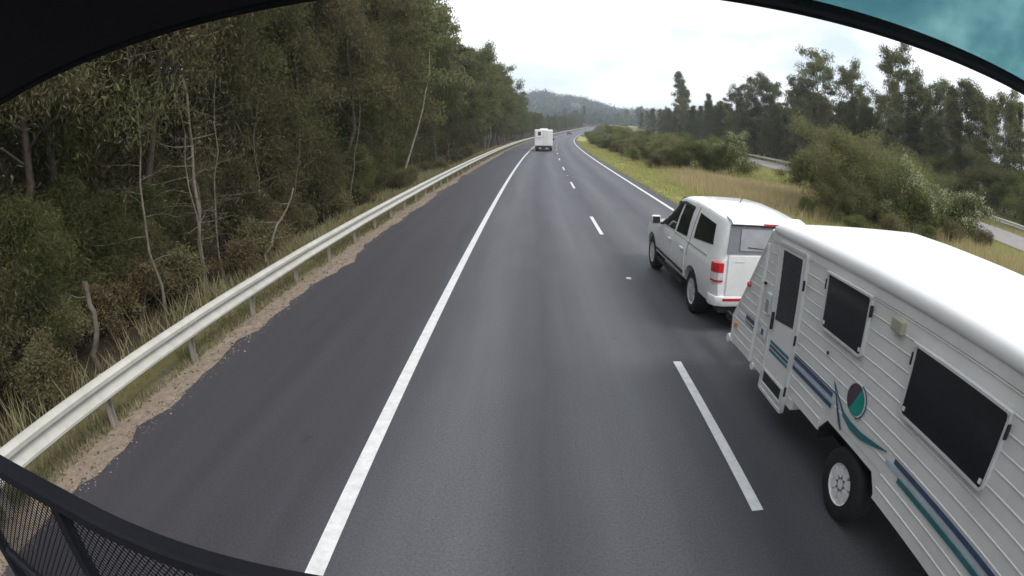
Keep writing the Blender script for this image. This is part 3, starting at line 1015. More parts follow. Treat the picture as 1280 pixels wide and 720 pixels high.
blades("verge_grass", 90000, f_vrg, .38, .010, M['verge'], "sparse olive and straw grass along the foot of the shoulder guardrail")

# fallen leaves and gravel scattered on the dirt strip
def litter():
    r = np.random.default_rng(77)
    n = 1600
    Y = 1 + 45 * r.random(n) ** 1.6
    s = -6.25 - .8 * r.random(n)
    X = cx(Y) + s
    P = np.stack([X, Y, gz(X, Y) + .012], 1)
    D = r.normal(0, 1, (n, 3)); D[:, 2] *= .25
    lv, lf = leaves(P, D, r.uniform(.02, .07, n), r.uniform(.006, .016, n), r)
    o = obj("leaf_litter", np_mesh("leaf_litter", lv, lf, M['shrubbrown']))
    tag(o, "dry leaf litter scattered on the dirt strip under the shoulder guardrail", "leaf litter", kind='stuff')
litter()
def gravel():
    r = np.random.default_rng(78)
    n = 9000
    Y = .5 + 50 * r.random(n) ** 1.7
    s = -6.34 + r.normal(0, .13, n) - .12
    X = cx(Y) + s
    Z = np.where(s > -6.4, .003, gz(X, Y))
    d = r.uniform(.004, .013, n) * (1 + (r.random(n) < .03) * .8)
    T = np.array([[1, 0, 0], [-.5, .87, 0], [-.5, -.87, 0], [.1, .05, 1.0]])
    a = r.uniform(0, 6.28, n)
    ca, sa = np.cos(a), np.sin(a)
    V = np.empty((n, 4, 3))
    for k in range(4):
        V[:, k, 0] = X + d * (T[k, 0] * ca - T[k, 1] * sa)
        V[:, k, 1] = Y + d * (T[k, 0] * sa + T[k, 1] * ca)
        V[:, k, 2] = Z + d * T[k, 2] * .8
    b = (np.arange(n) * 4)[:, None, None]
    Fq = (np.array([[0, 1, 3], [1, 2, 3], [2, 0, 3]])[None] + b).reshape(-1, 3)
    tag(obj("gravel", np_mesh("gravel", V.reshape(-1, 3), Fq, M['gravel'])), "loose tan gravel spilling over the ragged edge of the sealed shoulder", "gravel", kind='stuff')
gravel()

# ------------------------------------------------------------------ far hill with its woodland
def hill_h(az, d):
    """az: tan of bearing from +Y; height in metres"""
    a = np.interp(az, [-1.2, -.5, -.15, -.03, .03, .07, .11, .14, .20, .30, .5, .9, 1.6], [30, 45, 58, 60, 61, 55, 45, 40, 38, 34, 32, 28, 20])
    p_ = np.exp(-((d - 1150) / 330.0) ** 2)
    return 3 + a * p_ * (1 + .10 * np.sin(az * 23) + .06 * np.sin(az * 61 + 1)) + 2 * np.sin(d / 60.) * p_
az = np.linspace(-1.2, 1.6, 90)
dd = np.linspace(560, 1900, 50)
A, Dm = np.meshgrid(az, dd)
Xh, Yh = Dm * np.sin(np.arctan(A)), Dm * np.cos(np.arctan(A))
Zh = hill_h(A, Dm) - 6 * np.clip((620 - Dm) / 60, 0, 1)
i_ = np.arange(A.size).reshape(A.shape)
hq = np.stack([i_[:-1, :-1], i_[:-1, 1:], i_[1:, 1:], i_[1:, :-1]], -1).reshape(-1, 4)
M['hillgrass'] = mat("hill_pasture", (0.075, 0.095, 0.04), 0.95, var=0.35, scale=.02, spec=0.1)
hm = np_mesh("hill", np.stack([Xh, Yh, Zh], -1).reshape(-1, 3), hq, M['hillgrass'])
hm.polygons.foreach_set("use_smooth", np.ones(len(hm.polygons), dtype=bool))
tag(obj("hill", hm), kind='structure')
def woodland():
    r = np.random.default_rng(11)
    n = 9500
    a = r.uniform(-.35, 1.1, n)
    d = r.uniform(620, 1220, n)
    # pasture clearings
    keep = ~((np.abs(a - .080) < .012) & (np.abs(d - 930) < 45)) & ~((np.abs(a - .19) < .02) & (np.abs(d - 960) < 50))
    a, d = a[keep], d[keep]
    n = len(a)
    th = np.arctan(a)
    base = np.stack([d * np.sin(th), d * np.cos(th), hill_h(a, d)], 1)
    H = r.uniform(7, 16, n)
    m = 22
    P = np.repeat(base, m, 0)
    hh = np.repeat(H, m)
    g_ = r.normal(0, 1, (n * m, 3))
    P = P + g_ * np.stack([hh * .17, hh * .17, hh * .2], 1) + np.stack([0 * hh, 0 * hh, hh * .55], 1)
    lv, lf = leaves(P, r.normal(0, 1, (n * m, 3)), r.uniform(1.6, 3.6, n * m), r.uniform(.5, 1.2, n * m), r)
    tag(obj("far_woodland", np_mesh("far_woodland", lv, lf, M['wood'])), "far-off wooded hillside behind the bend of the road", "woodland", kind='stuff')
woodland()

# ------------------------------------------------------------------ vehicles
def wheel(parent, x, y, r, w, side, rim_r, spokes=5, rim_mat='alloy'):
    """tyre with a rim as its sub-part; side = -1 outer face towards -X"""
    h = w / 2
    ty = MB().lathe([(-h, rim_r), (-h, rim_r + .02), (-h * 1.02, r - .05), (-h * .86, r - .012), (-h * .5, r), (h * .5, r), (h * .86, r - .012), (h * 1.02, r - .05), (h, rim_r + .02), (h, rim_r)], (x, y, r), 32)
    t = ty.build("wheel", M['rubber'], parent, smooth=50)
    m = MB()
    xo = x + side * h * .98
    m.lathe([(0, rim_r + .004), (side * -.02, rim_r - .02), (side * -.03, rim_r - .03), (side * -w * .8, rim_r - .03), (side * -w * .8, rim_r + .004)], (xo, y, r), 28)
    m.lathe([(side * -.012, .001), (side * -.012, .055), (side * -.05, .07), (side * -.05, .001)], (xo, y, r), 18)
    for k in range(spokes):
        a = 2 * math.pi * k / spokes + .3
        ca, sa = math.cos(a), math.sin(a)
        pts = []
        for (rr, ww) in ((.045, .032), (rim_r - .018, .044)):
            for q in (-1, 1):
                pts.append((rr * ca - q * ww * sa, rr * sa + q * ww * ca))
        V = [(xo + side * -.012, y + p_[0], r + p_[1]) for p_ in pts] + [(xo + side * -.045, y + p_[0], r + p_[1]) for p_ in pts]
        m.add(V, [(0, 1, 3, 2), (4, 6, 7, 5), (0, 2, 6, 4), (1, 5, 7, 3), (0, 4, 5, 1), (2, 3, 7, 6)])
    m.build("rim", M[rim_mat], t, smooth=35)
    MB().lathe([(0, .001), (0, rim_r - .03), (.006, rim_r - .03), (.006, .001)], (xo + side * -.10, y, r), 24).build("brake_disc", M['under'], t)
    return t

def apply_bool(o, cutters):
    for c in cutters:
        md = o.modifiers.new("cut", 'BOOLEAN')
        md.operation = 'DIFFERENCE'
        md.solver = 'EXACT'
        md.object = c
    bpy.context.view_layer.update()
    dg = bpy.context.evaluated_depsgraph_get()
    me = bpy.data.meshes.new_from_object(o.evaluated_get(dg))
    o.modifiers.clear()
    o.data = me
    for c in cutters:
        bpy.data.objects.remove(c)
    bm = bmesh.new()
    bm.from_mesh(me)
    for f in bm.faces: f.smooth = True
    for e in bm.edges:
        e.smooth = not (e.is_manifold and e.calc_face_angle(0) > R(32))
    bm.to_mesh(me)
    bm.free()

class Body:
    """car body lofted from cross-sections given by tables along y"""
    def __init__(s, y, zr, xr, xb, zb, belt):
        s.y, s.t, s.belt = np.array(y), dict(zr=zr, xr=xr, xb=xb, zb=zb), belt
    def T(s, k, y): return float(np.interp(y, s.y, s.t[k]))
    def section(s, y):
        zr, xr, xb, zb = (s.T(k, y) for k in ('zr', 'xr', 'xb', 'zb'))
        zs = min(s.belt, zr - .10)
        z1 = zr - .075
        return [(0, zb), (xb * .90, zb), (xb * .975, zb + .06), (xb * .995, zb + .2), (xb, zb + .5 * (zs - zb)), (xb * .992, zs - .10), (xb * .975, zs - .02), (xb * .955, zs + .02),
                (xb * .955 + (xr - xb * .955) * .5 + .018, zs + .02 + (z1 - zs - .02) * .5), (xr + .004, z1), (xr - .035, zr - .03), (xr - .12, zr - .006), (xr * .5, zr + .004), (0, zr + .010)]
    def x(s, y, z):
        sec = s.section(y)[1:10]
        return float(np.interp(z, [p_[1] for p_ in sec], [p_[0] for p_ in sec]))
    def mesh(s, name, m, parent, extra=()):
        ys = sorted(set(list(s.y) + list(extra)))
        rings = []
        for y in ys:
            h = s.section(y)
            rings.append([(x, y, z) for x, z in h] + [(-x, y, z) for x, z in reversed(h[1:-1])])
        n = len(rings[0])
        V = [p_ for r_ in rings for p_ in r_]
        Fc = [(i * n + k, i * n + (k + 1) % n, (i + 1) * n + (k + 1) % n, (i + 1) * n + k) for i in range(len(ys) - 1) for k in range(n)]
        Fc += [tuple(range(n)), tuple(range((len(ys) - 1) * n, len(ys) * n))]
        return MB().add(V, Fc).build(name, m, parent, smooth=32)
    def patch(s, name, m, parent, corners, off=.006, thick=.02, side=-1, nu=8, nv=6, smooth=60):
        """solid panel lying on the body side; corners (y,z): bottom-rear, bottom-front, top-front, top-rear"""
        c = [np.array(p_, float) for p_ in corners]
        V = []
        for layer in (off, off - thick):
            for j in range(nv + 1):
                for i in range(nu + 1):
                    u, v = i / nu, j / nv
                    p_ = (c[0] * (1 - u) + c[1] * u) * (1 - v) + (c[3] * (1 - u) + c[2] * u) * v
                    V.append((side * (s.x(p_[0], p_[1]) + layer), p_[0], p_[1]))
        N = (nu + 1) * (nv + 1)
        I = lambda i, j: j * (nu + 1) + i
        Fc = []
        for j in range(nv):
            for i in range(nu):
                q = (I(i, j), I(i + 1, j), I(i + 1, j + 1), I(i, j + 1))
                Fc.append(q)
                Fc.append(tuple(N + k for k in reversed(q)))
        rim = [I(i, 0) for i in range(nu)] + [I(nu, j) for j in range(nv)] + [I(i, nv) for i in range(nu, 0, -1)] + [I(0, j) for j in range(nv, 0, -1)]
        for a, b in zip(rim, rim[1:] + rim[:1]):
            Fc.append((a, b, N + b, N + a))
        return MB().add(V, Fc).build(name, m, parent, smooth=smooth)

def arch_cutters(parent, ys, r, half, zc):
    out = []
    for y in ys:
        for sd in (-1, 1):
            a, b = (sd * (half - .34), sd * (half + .2))
            c = MB().lathe([(a, .0005), (a, r), (b, r), (b, .0005)], (0, y, zc), 32).build("cutter", M['under'])
            c.matrix_world = parent.matrix_world
            out.append(c)
    return out

# ---- white utility with canopy towing the caravan
ute = empty("utility_vehicle", (3.66, 10.08, 0), R(0.9))
tag(ute, "white dual-cab utility with rear canopy, towing the caravan", "car")
bpy.context.view_layer.update()
B = Body(y=[-2.46, -2.44, -2.40, -2.31, -2.23, -2.05, -1.3, -.6, .1, .42, .62, 1.22, 1.36, 2.1, 2.35, 2.47, 2.53],
         zr=[1.25, 1.29, 1.38, 1.60, 1.735, 1.775, 1.82, 1.84, 1.82, 1.755, 1.64, 1.19, 1.13, 1.04, .98, .90, .82],
         xr=[.78, .78, .77, .735, .715, .71, .71, .705, .69, .67, .68, .77, .79, .79, .74, .66, .60],
         xb=[.87, .895, .915, .935, .943, .95, .95, .95, .95, .95, .95, .945, .94, .93, .89, .80, .70],
         zb=[.56, .54, .50, .46, .44, .42, .42, .42, .42, .42, .42, .42, .42, .42, .44, .46, .50], belt=1.10)
body = B.mesh("body", M['carpaint'], ute, extra=np.arange(-2.0, 2.3, .16))
FWY, RWY = 1.66, -1.33
apply_bool(body, arch_cutters(ute, (FWY, RWY), .42, .95, .385))
for sd in (-1, 1):
    # doors with recessed gaps round them
    for (y0, y1, hy) in ((-.02, 1.17, .13), (-.86, -.045, -.70)):
        d = B.patch("door", M['carpaint'], ute, [(y0, .50), (y1, .50), (y1 + .03 if y1 > 1 else y1, 1.11), (y0, 1.13)], .010, .03, sd, 10, 10)
        xh = B.x(hy, .98) + .03
        MB().box(sd * (xh - .02), sd * (xh + .018), hy - .09, hy + .09, .965, .995).build("door_handle", M['carpaint'], d, bevel=.006)
        B.patch("side_moulding", M['black'], d, [(y0 + .01, .545), (y1 - .01, .545), (y1 - .01, .595), (y0 + .01, .595)], .022, .014, sd, 6, 2)
    w = B.patch("window", M['glass'], ute, [(.02, 1.165), (1.00, 1.145), (.50, 1.66), (.02, 1.70)], .008, .02, sd)
    B.patch("weather_shield", M['black'], w, [(-.02, 1.665), (.46, 1.63), (.42, 1.675), (-.02, 1.725)], .022, .012, sd, 6, 2)
    w = B.patch("window", M['glass'], ute, [(-.76, 1.20), (-.10, 1.17), (-.10, 1.705), (-.66, 1.70)], .008, .02, sd)
    B.patch("weather_shield", M['black'], w, [(-.72, 1.68), (-.06, 1.69), (-.06, 1.735), (-.70, 1.725)], .022, .012, sd, 6, 2)
    B.patch("quarter_window", M['glass'], ute, [(-2.05, 1.33), (-1.13, 1.25), (-1.05, 1.67), (-1.86, 1.62)], .008, .02, sd)
    B.patch("canopy_joint", M['under'], ute, [(-.985, .90), (-.97, .90), (-.93, 1.745), (-.945, 1.745)], .004, .010, sd, 1, 14)
    B.patch("sill_cover", M['black'], ute, [(-.85, .43), (1.15, .43), (1.15, .475), (-.85, .475)], .006, .012, sd, 10, 2)
    # belt crease
    B.patch("belt_moulding", M['grey'], ute, [(-1.95, 1.125), (1.15, 1.118), (1.15, 1.132), (-1.95, 1.142)], .009, .012, sd, 14, 1)
    # wing mirror: housing on a stalk
    xm = .93
    hs = MB().box(sd * (xm + .05), sd * (xm + .24), .78, .90, 1.13, 1.31).build("wing_mirror", M['carpaint'], ute, bevel=.03, smooth=40)
    MB().box(sd * (xm - .03), sd * (xm + .10), .82, .87, 1.13, 1.17).build("stalk", M['black'], hs)
    MB().box(sd * (xm + .075), sd * (xm + .225), .772, .779, 1.155, 1.29).build("mirror_glass", M['glass'], hs)
    # tail light wrapped round the corner
    ol = [(.80, -2.482), (.885, -2.478), (.932, -2.445), (.955, -2.385), (.962, -2.33), (.92, -2.32), (.84, -2.40), (.80, -2.43)]
    tl = MB().prism([(sd * a, b) for a, b in ol], .990, 1.14, 'z').build("tail_light", M['red'], ute, bevel=.006)
    MB().prism([(sd * (a - .002), b + .002) for a, b in ol], .876, .9895, 'z').build("reversing_lens", M['clear'], tl, bevel=.004)
    MB().prism([(sd * a, b) for a, b in ol], .85, .8755, 'z').build("indicator_lens", M['red'], tl, bevel=.004)
    MB().box(sd * .48, sd * .78, -2.512, -2.49, .565, .60).build("reflector", M['red'], ute)
    wheel(ute, sd * .80, FWY, .365, .235, sd, .225)
    wheel(ute, sd * .80, RWY, .365, .235, sd, .225)
    MB().prism([(sd * .62, 2.40), (sd * .84, 2.26), (sd * .90, 2.05), (sd * .86, 2.05), (sd * .6, 2.3)], .80, .93, 'z').build("headlight", M['clear'], ute)
    MB().box(sd * .88, sd * .935, -.75, 1.1, .33, .40).build("side_step", M['black'], ute)
def quad_slab(mb, q, t):
    """thin slab from four corner points, thickened along its normal"""
    q = [Vector(p_) for p_ in q]
    n = (q[1] - q[0]).cross(q[3] - q[0]).normalized() * t
    V = [p_ + n for p_ in q] + [p_ - n for p_ in q]
    return mb.add(V, [(0, 1, 2, 3), (7, 6, 5, 4), (0, 4, 5, 1), (1, 5, 6, 2), (2, 6, 7, 3), (3, 7, 4, 0)])
rg = quad_slab(MB(), [(-.77, -2.466, 1.285), (.77, -2.466, 1.285), (.665, -2.285, 1.69), (-.665, -2.285, 1.69)], .008).build("rear_window", M['rearglass'], ute)
quad_slab(MB(), [(-.56, -2.466, 1.33), (.56, -2.466, 1.33), (.50, -2.325, 1.64), (-.50, -2.325, 1.64)], .005).build("pane", mat("rear_pane", (0.20, 0.21, 0.22), 0.12, var=.25, scale=3, spec=.7), rg)
MB().tube([(0, -2.482, 1.31), (-.10, -2.462, 1.36), (-.42, -2.455, 1.385)], .008, 6).build("wiper", M['black'], rg)
sp = MB().prism([(-2.33, 1.70), (-2.36, 1.715), (-2.26, 1.765), (-2.05, 1.792), (-2.05, 1.77)], -.66, .66, 'x').build("roof_spoiler", M['carpaint'], ute, smooth=30)
MB().box(-.13, .13, -2.366, -2.33, 1.712, 1.735).build("brake_light", M['red'], sp)
quad_slab(MB(), [(-.735, -2.462, .64), (.735, -2.462, .64), (.735, -2.462, 1.255), (-.735, -2.462, 1.255)], .012).build("tailgate", M['carpaint'], ute, bevel=.006)
pl_ = MB().box(-.19, .19, -2.486, -2.474, .78, .90).build("number_plate", M['white'], ute)
MB().box(-.62, -.46, -2.479, -2.473, 1.155, 1.175).build("tailgate_badge", M['alu'], ute)
MB().box(-.20, .20, -2.488, -2.474, 1.00, 1.06).build("tailgate_handle", M['grey'], ute, bevel=.008)
MB().prism([(-.95, -2.2), (-.955, -2.36), (-.90, -2.46), (-.78, -2.505), (.78, -2.505), (.90, -2.46), (.955, -2.36), (.95, -2.2)], .47, .625, 'z').build("rear_bumper", M['carpaint'], ute, bevel=.02, smooth=40)
MB().box(-.82, .82, -2.44, -2.2, .36, .47).build("bumper_valance", M['black'], ute)
quad_slab(MB(), [(-.60, .50, 1.742), (.60, .50, 1.742), (.70, 1.19, 1.225), (-.70, 1.19, 1.225)], .008).build("windscreen", M['glass'], ute)
MB().box(-.60, .60, 2.47, 2.535, .66, .80).build("grille", M['black'], ute)
MB().box(-.6, .6, -2.2, 2.2, .26, .60).build("underbody", M['under'], ute)
MB().tube([(0.1, -.75, 1.845), (.1, -.80, 1.90), (.1, -.87, 1.95)], .008, 6).build("aerial", M['black'], ute)
MB().tube([(0, -2.2, .42), (0, -2.62, .42), (0, -2.62, .48)], .03, 8).build("tow_hitch", M['black'], ute)

# ---- pop-top caravan
CO = (3.61, 3.4, 0.0)
van = empty("caravan", CO)
tag(van, "white pop-top caravan with dark windows and blue stripes, towed by the utility", "caravan")
XL, XR, YR = 2.612, 4.61, 0.75
def yfront(z):
    return float(np.interp(z, [.40, .80, 2.06], [6.24, 6.26, 5.36]))
def mbv(): return MB(CO)
prof_ = [(YR, .57), (4.36, .57), (4.36, .46), (6.22, .46), (6.25, .80), (5.36, 2.05), (5.30, 2.09), (YR + .12, 2.09), (YR, 1.95)]
shell = mbv().prism(prof_, XL, XR, 'x').build("shell", M['vanpaint'], van, bevel=.012)
for (y0,) in ((2.78,), ):
    cs = []
    for xa, xb_ in ((XL - .2, XL + .3), (XR - .3, XR + .2)):
        cs.append(mbv().prism([(2.72, .3), (3.78, .3), (3.78, .60), (3.66, .74), (2.84, .74), (2.72, .60)], xa, xb_, 'x').build("cutter", M['under']))
    for c in cs: c.matrix_world = van.matrix_world
    bpy.context.view_layer.update()
    for c in cs: c.matrix_world = van.matrix_world
    apply_bool(shell, cs)
for sd, xw in ((1, XL), (-1, XR)):
    o_ = [(2.723, .50), (2.723, .602), (2.842, .737), (3.658, .737), (3.777, .602), (3.777, .50)]
    i2 = [(2.74, .50), (2.74, .595), (2.85, .72), (3.65, .72), (3.76, .595), (3.76, .50)]
    mbv().prism(o_ + i2[::-1], xw + sd * .006, xw + sd * .29, 'x').build("wheel_arch", M['under'], van)
    mbv().box(*sorted((xw + sd * .285, xw + sd * .30)), 2.73, 3.77, .50, .735).build("arch_liner", M['under'], van)
SP = .1145
nb = 0
for sd, xw in ((-1, XL), (1, XR)):
    for k in range(14):
        z0 = .46 + k * SP
        z1 = min(z0 + SP, 2.055)
        if z0 > 1.90: break
        segs = []
        yf = yfront((z0 + z1) / 2) - .015
        if z0 < .56: segs = [(4.37, yf)]
        elif z0 < .70: segs = [(YR + .02, 2.72), (3.78, yf)]
        else: segs = [(YR + .02, yf)]
        for (a, b) in segs:
            fa = b == yf
            pr = [(0, 0), (.006, .002), (.007, SP * .86), (.0125, SP * .90), (.0125, SP * .96), (.006, SP - .001), (0, SP - .001)]
            V, n = [], len(pr)
            for end in (0, 1):
                for (o_, dz) in pr:
                    zz = min(z0 + dz, 2.055)
                    yy = a if end == 0 else (yfront(zz) - .012 if fa else b)
                    V.append((xw + sd * o_, yy, zz))
            Fc = [tuple(range(n)), tuple(range(2 * n - 1, n - 1, -1))] + [(i, (i + 1) % n, n + (i + 1) % n, n + i) for i in range(n)]
            mbv().add(V, Fc).build("cladding_board", M['vanpaint'], van)
# pop-top lid with rounded edge
def lid():
    ys = [YR - .02, YR + .03, YR + .12, 2.0, 3.4, 4.6, 5.22, 5.33, 5.37]
    hs = [.0, .045, .075, .088, .092, .088, .075, .045, .0]
    ins = [.05, .015, 0, 0, 0, 0, 0, .015, .05]
    V, Fc = [], []
    cols_ = [(0, 0), (-.012, .045), (.0, .085), (.04, .115), (.12, .128), (.5, .14)]
    xc, hw = (XL + XR) / 2, (XR - XL) / 2 + .035
    rings = []
    for y, h, q in zip(ys, hs, ins):
        k_ = h / .092
        half = [(hw - q - .012, 2.045), (hw - q, 2.066), (hw - q - .006, 2.085 + .030 * k_), (hw - q - .028, 2.085 + .062 * k_), (hw - q - .075, 2.085 + .082 * k_), (hw - q - .17, 2.085 + .092 * k_), (hw * .45, 2.085 + .100 * k_), (0, 2.085 + .104 * k_)]
        ring = [(xc - a, y, b) for a, b in half] + [(xc + a, y, b) for a, b in reversed(half[:-1])]
        rings.append(ring)
    n = len(rings[0])
    V = [p_ for r_ in rings for p_ in r_]
    Fc = [(i * n + k, i * n + k + 1, (i + 1) * n + k + 1, (i + 1) * n + k) for i in range(len(ys) - 1) for k in range(n - 1)]
    Fc += [(i * n + n - 1, i * n, (i + 1) * n, (i + 1) * n + n - 1) for i in range(len(ys) - 1)]
    Fc += [tuple(range(n)), tuple(range((len(ys) - 1) * n, len(ys) * n))]
    return mbv().add(V, Fc).build("roof", M['vanroof'], van, smooth=40)
roof = lid()
hx = (XL + XR) / 2
# smooth fascia above the windows, awning rail
mbv().box(XL - .014, XL, YR + .05, 5.36, 1.955, 2.05).build("fascia", M['vanpaint'], van)
for sd, xw in ((-1, XL), (1, XR)):
    mbv().tube([(xw + sd * .004, yfront(z_) + .002, z_) for z_ in (.46, .80, 1.2, 1.6, 2.06)], .020, 8).build("front_moulding", M['vanpaint'], van, smooth=50)

def ring_frame(mb, y0, y1, z0, z1, w, xa, xb_, r=.05, n=5):
    """rounded rectangular frame as a solid ring between x=xa and x=xb"""
    def outline(a0, a1, b0, b1, rr):
        pts = []
        for (cy_, cz_, t0) in ((a1 - rr, b1 - rr, 0), (a0 + rr, b1 - rr, 90), (a0 + rr, b0 + rr, 180), (a1 - rr, b0 + rr, 270)):
            for k in range(n + 1):
                t = R(t0 + 90 * k / n)
                pts.append((cy_ + rr * math.cos(t), cz_ + rr * math.sin(t)))
        return pts
    o_ = outline(y0, y1, z0, z1, r)
    i_2 = outline(y0 + w, y1 - w, z0 + w, z1 - w, max(.008, r - w))
    m_ = len(o_)
    V = [(xa, *p_) for p_ in o_] + [(xa, *p_) for p_ in i_2] + [(xb_, *p_) for p_ in o_] + [(xb_, *p_) for p_ in i_2]
    Fc = []
    for k in range(m_):
        k2 = (k + 1) % m_
        Fc += [(k, k2, m_ + k2, m_ + k), (2 * m_ + k2, 2 * m_ + k, 3 * m_ + k, 3 * m_ + k2), (k, 2 * m_ + k, 2 * m_ + k2, k2), (m_ + k, m_ + k2, 3 * m_ + k2, 3 * m_ + k)]
    mb.add(V, Fc)
    return i_2
def van_window(y0, y1, z0, z1, xw=XL, sd=-1):
    mb = mbv()
    inner = ring_frame(mb, y0, y1, z0, z1, .019, xw + sd * .040, xw + sd * .001)
    w = mb.build("window", M['alu'], van, smooth=30)
    mbv().prism(inner, xw + sd * .002, xw + sd * .030, 'x').build("pane", M['acrylic'], w)
    for yy in (y0 + .045, y1 - .045):
        mbv().box(xw + sd * .030, xw + sd * .040, yy - .012, yy + .012, z0 + .045, z0 + .075).build("catch", M['white'], w)
    mbv().box(xw + sd * .02, xw + sd * .060, y0 - .01, y1 + .01, z1 - .012, z1 + .006).build("hinge_rail", M['alu'], w)
    for yy in (y0 - .012, y1 + .012):
        mbv().box(xw + sd * .015, xw + sd * .045, yy - .006, yy + .006, z1 - .16, z1 - .07).build("stay", M['black'], w)
    return w
van_window(3.36, 4.08, 1.45, 1.955)
van_window(1.70, 2.72, 1.31, 1.835)
van_window(3.2, 4.2, 1.40, 1.95, XR, 1)
van_window(1.6, 2.6, 1.40, 1.95, XR, 1)
# entry door
dr = mbv().box(XL - .030, XL + .0, 4.515, 5.135, .35, 1.985).build("door", M['vanpaint'], van, bevel=.006)
mb = mbv(); ring_frame(mb, 4.50, 5.15, .34, 2.0, .030, XL - .042, XL - .001, .03); mb.build("door_frame", M['alu'], dr, smooth=30)
gl = mbv().prism([(4.60, 1.235), (5.02, 1.185), (5.02, 1.925), (4.60, 1.925)], XL - .034, XL - .028, 'x').build("screen", M['screen'], dr)
mb = mbv()
for k in range(-9, 16):                                  # diamond security grille over the screen
    for sg in (-1, 1):
        pts = []
        for q in np.linspace(0, 1, 2):
            pass
        y0_, y1_ = 4.60, 5.02
        c_ = 1.0 + k * .07
        a_, b_ = (c_, c_ + .55) if sg > 0 else (c_ + .55, c_)
        def zz(yv): return a_ + (b_ - a_) * (yv - y0_) / (y1_ - y0_)
        ya, yb = y0_, y1_
        lo, hi = 1.24, 1.92
        if zz(ya) < lo and zz(yb) < lo or zz(ya) > hi and zz(yb) > hi: continue
        sl = (b_ - a_) / (y1_ - y0_)
        cand = [ya, yb] + [y0_ + (v_ - a_) / sl for v_ in (lo, hi)]
        cand = sorted(v_ for v_ in cand if ya - 1e-6 <= v_ <= yb + 1e-6 and lo - 1e-6 <= zz(v_) <= hi + 1e-6)
        if len(cand) < 2: continue
        mb.tube([(XL - .037, cand[0], zz(cand[0])), (XL - .037, cand[-1], zz(cand[-1]))], .0016, 4)
tag(mb.build("security_grille", mat("grille_steel", (0.10, 0.105, 0.115), 0.5), gl), kind='stuff')
mbv().box(XL - .034, XL - .031, 4.585, 5.075, .455, .575).build("door_vent", M['black'], dr)
mb = mbv(); ring_frame(mb, 4.56, 5.10, .425, .605, .022, XL - .046, XL - .030, .02); mb.build("door_vent_frame", M['alu'], dr)
mbv().box(XL - .062, XL - .03, 5.05, 5.075, 1.06, 1.25).build("door_handle", M['black'], dr, bevel=.005)
for z_ in (.6, 1.15, 1.7):
    mbv().box(XL - .05, XL - .03, 4.488, 4.503, z_ - .05, z_ + .05).build("hinge", M['black'], dr)
for (za, zb_, mt) in ((.915, .948, 'teal'), (.868, .900, 'navy'), (.822, .853, 'teal')):
    mbv().box(XL - .034, XL - .030, 4.575, 5.05, za, zb_).build("door_stripe", M[mt], dr)
# waist stripes along the side
for (ya, yb, za, zb_, mt) in ((3.66, 4.48, .965, 1.005, 'navy'), (3.60, 4.48, .918, .945, 'paleblue'), (3.64, 4.48, .868, .905, 'navy'), (3.55, 4.48, 1.022, 1.032, 'navy'),
                              (YR + .1, 2.6, .965, 1.005, 'navy'), (YR + .1, 2.5, .868, .905, 'teal'), (YR + .1, 2.7, .918, .945, 'paleblue'),
                              (5.20, yfront(.9) - .06, .975, .982, 'grey'), (5.22, yfront(.9) - .05, .845, .852, 'grey')):
    mbv().box(XL - .0185, XL - .0165, ya, yb, za, zb_).build("side_stripe", M[mt], van)
# round emblem with its arcs
def disc(cy_, cz_, ry, rz_, t0, t1, x0, x1, m, name, parent, tilt=0.0, inner=None):
    pts = []
    n = 28
    for k in range(n + 1):
        t = R(t0 + (t1 - t0) * k / n)
        pts.append((cy_ + ry * math.cos(t), cz_ + rz_ * math.sin(t)))
    if inner is not None:
        for k in range(n, -1, -1):
            t = R(t0 + (t1 - t0) * k / n)
            pts.append((cy_ + inner[2] + inner[0] * math.cos(t), cz_ + inner[3] + inner[1] * math.sin(t)))
    return mbv().prism(pts, x0, x1, 'x').build(name, m, parent)
em = disc(3.30, 1.125, .135, .13, 0, 360, XL - .020, XL - .0165, M['green'], "emblem", van)
disc(3.30, 1.125, .133, .128, -60, 115, XL - .0225, XL - .0205, M['maroon'], "emblem_segment", em)  # purple half of the two-colour emblem print
disc(3.30, 1.125, .165, .155, 110, 250, XL - .020, XL - .0165, M['navy'], "emblem_arc", em, inner=(.155, .146, 0, 0))
disc(3.30, 1.125, .150, .140, 120, 240, XL - .0225, XL - .0205, M['white'], "emblem_arc", em, inner=(.140, .131, 0, 0))
mb = mbv()
sw = [(3.66, 1.10, .004), (3.58, 1.035, .009), (3.50, .985, .012), (3.42, .93, .02), (3.28, .90, .032), (3.10, .905, .03), (2.90, .945, .018), (2.72, .99, .004)]
V = [(XL - .0185, y_, z_ + h_) for y_, z_, h_ in sw] + [(XL - .0185, y_, z_ - h_) for y_, z_, h_ in reversed(sw)]
mb.prism([(a[1], a[2]) for a in V], XL - .0192, XL - .0168, 'x')
mb.build("swoosh", M['teal'], van)
mb = mbv()
sw2 = [(3.68, 1.115, .003), (3.60, 1.02, .007), (3.53, .93, .010), (3.46, .85, .012), (3.40, .79, .006)]
mb.prism([(y_ - h_, z_ + h_) for y_, z_, h_ in sw2] + [(y_ + h_, z_ - h_) for y_, z_, h_ in reversed(sw2)], XL - .0212, XL - .0196, 'x')
mb.build("swoosh_line", M['navy'], van)
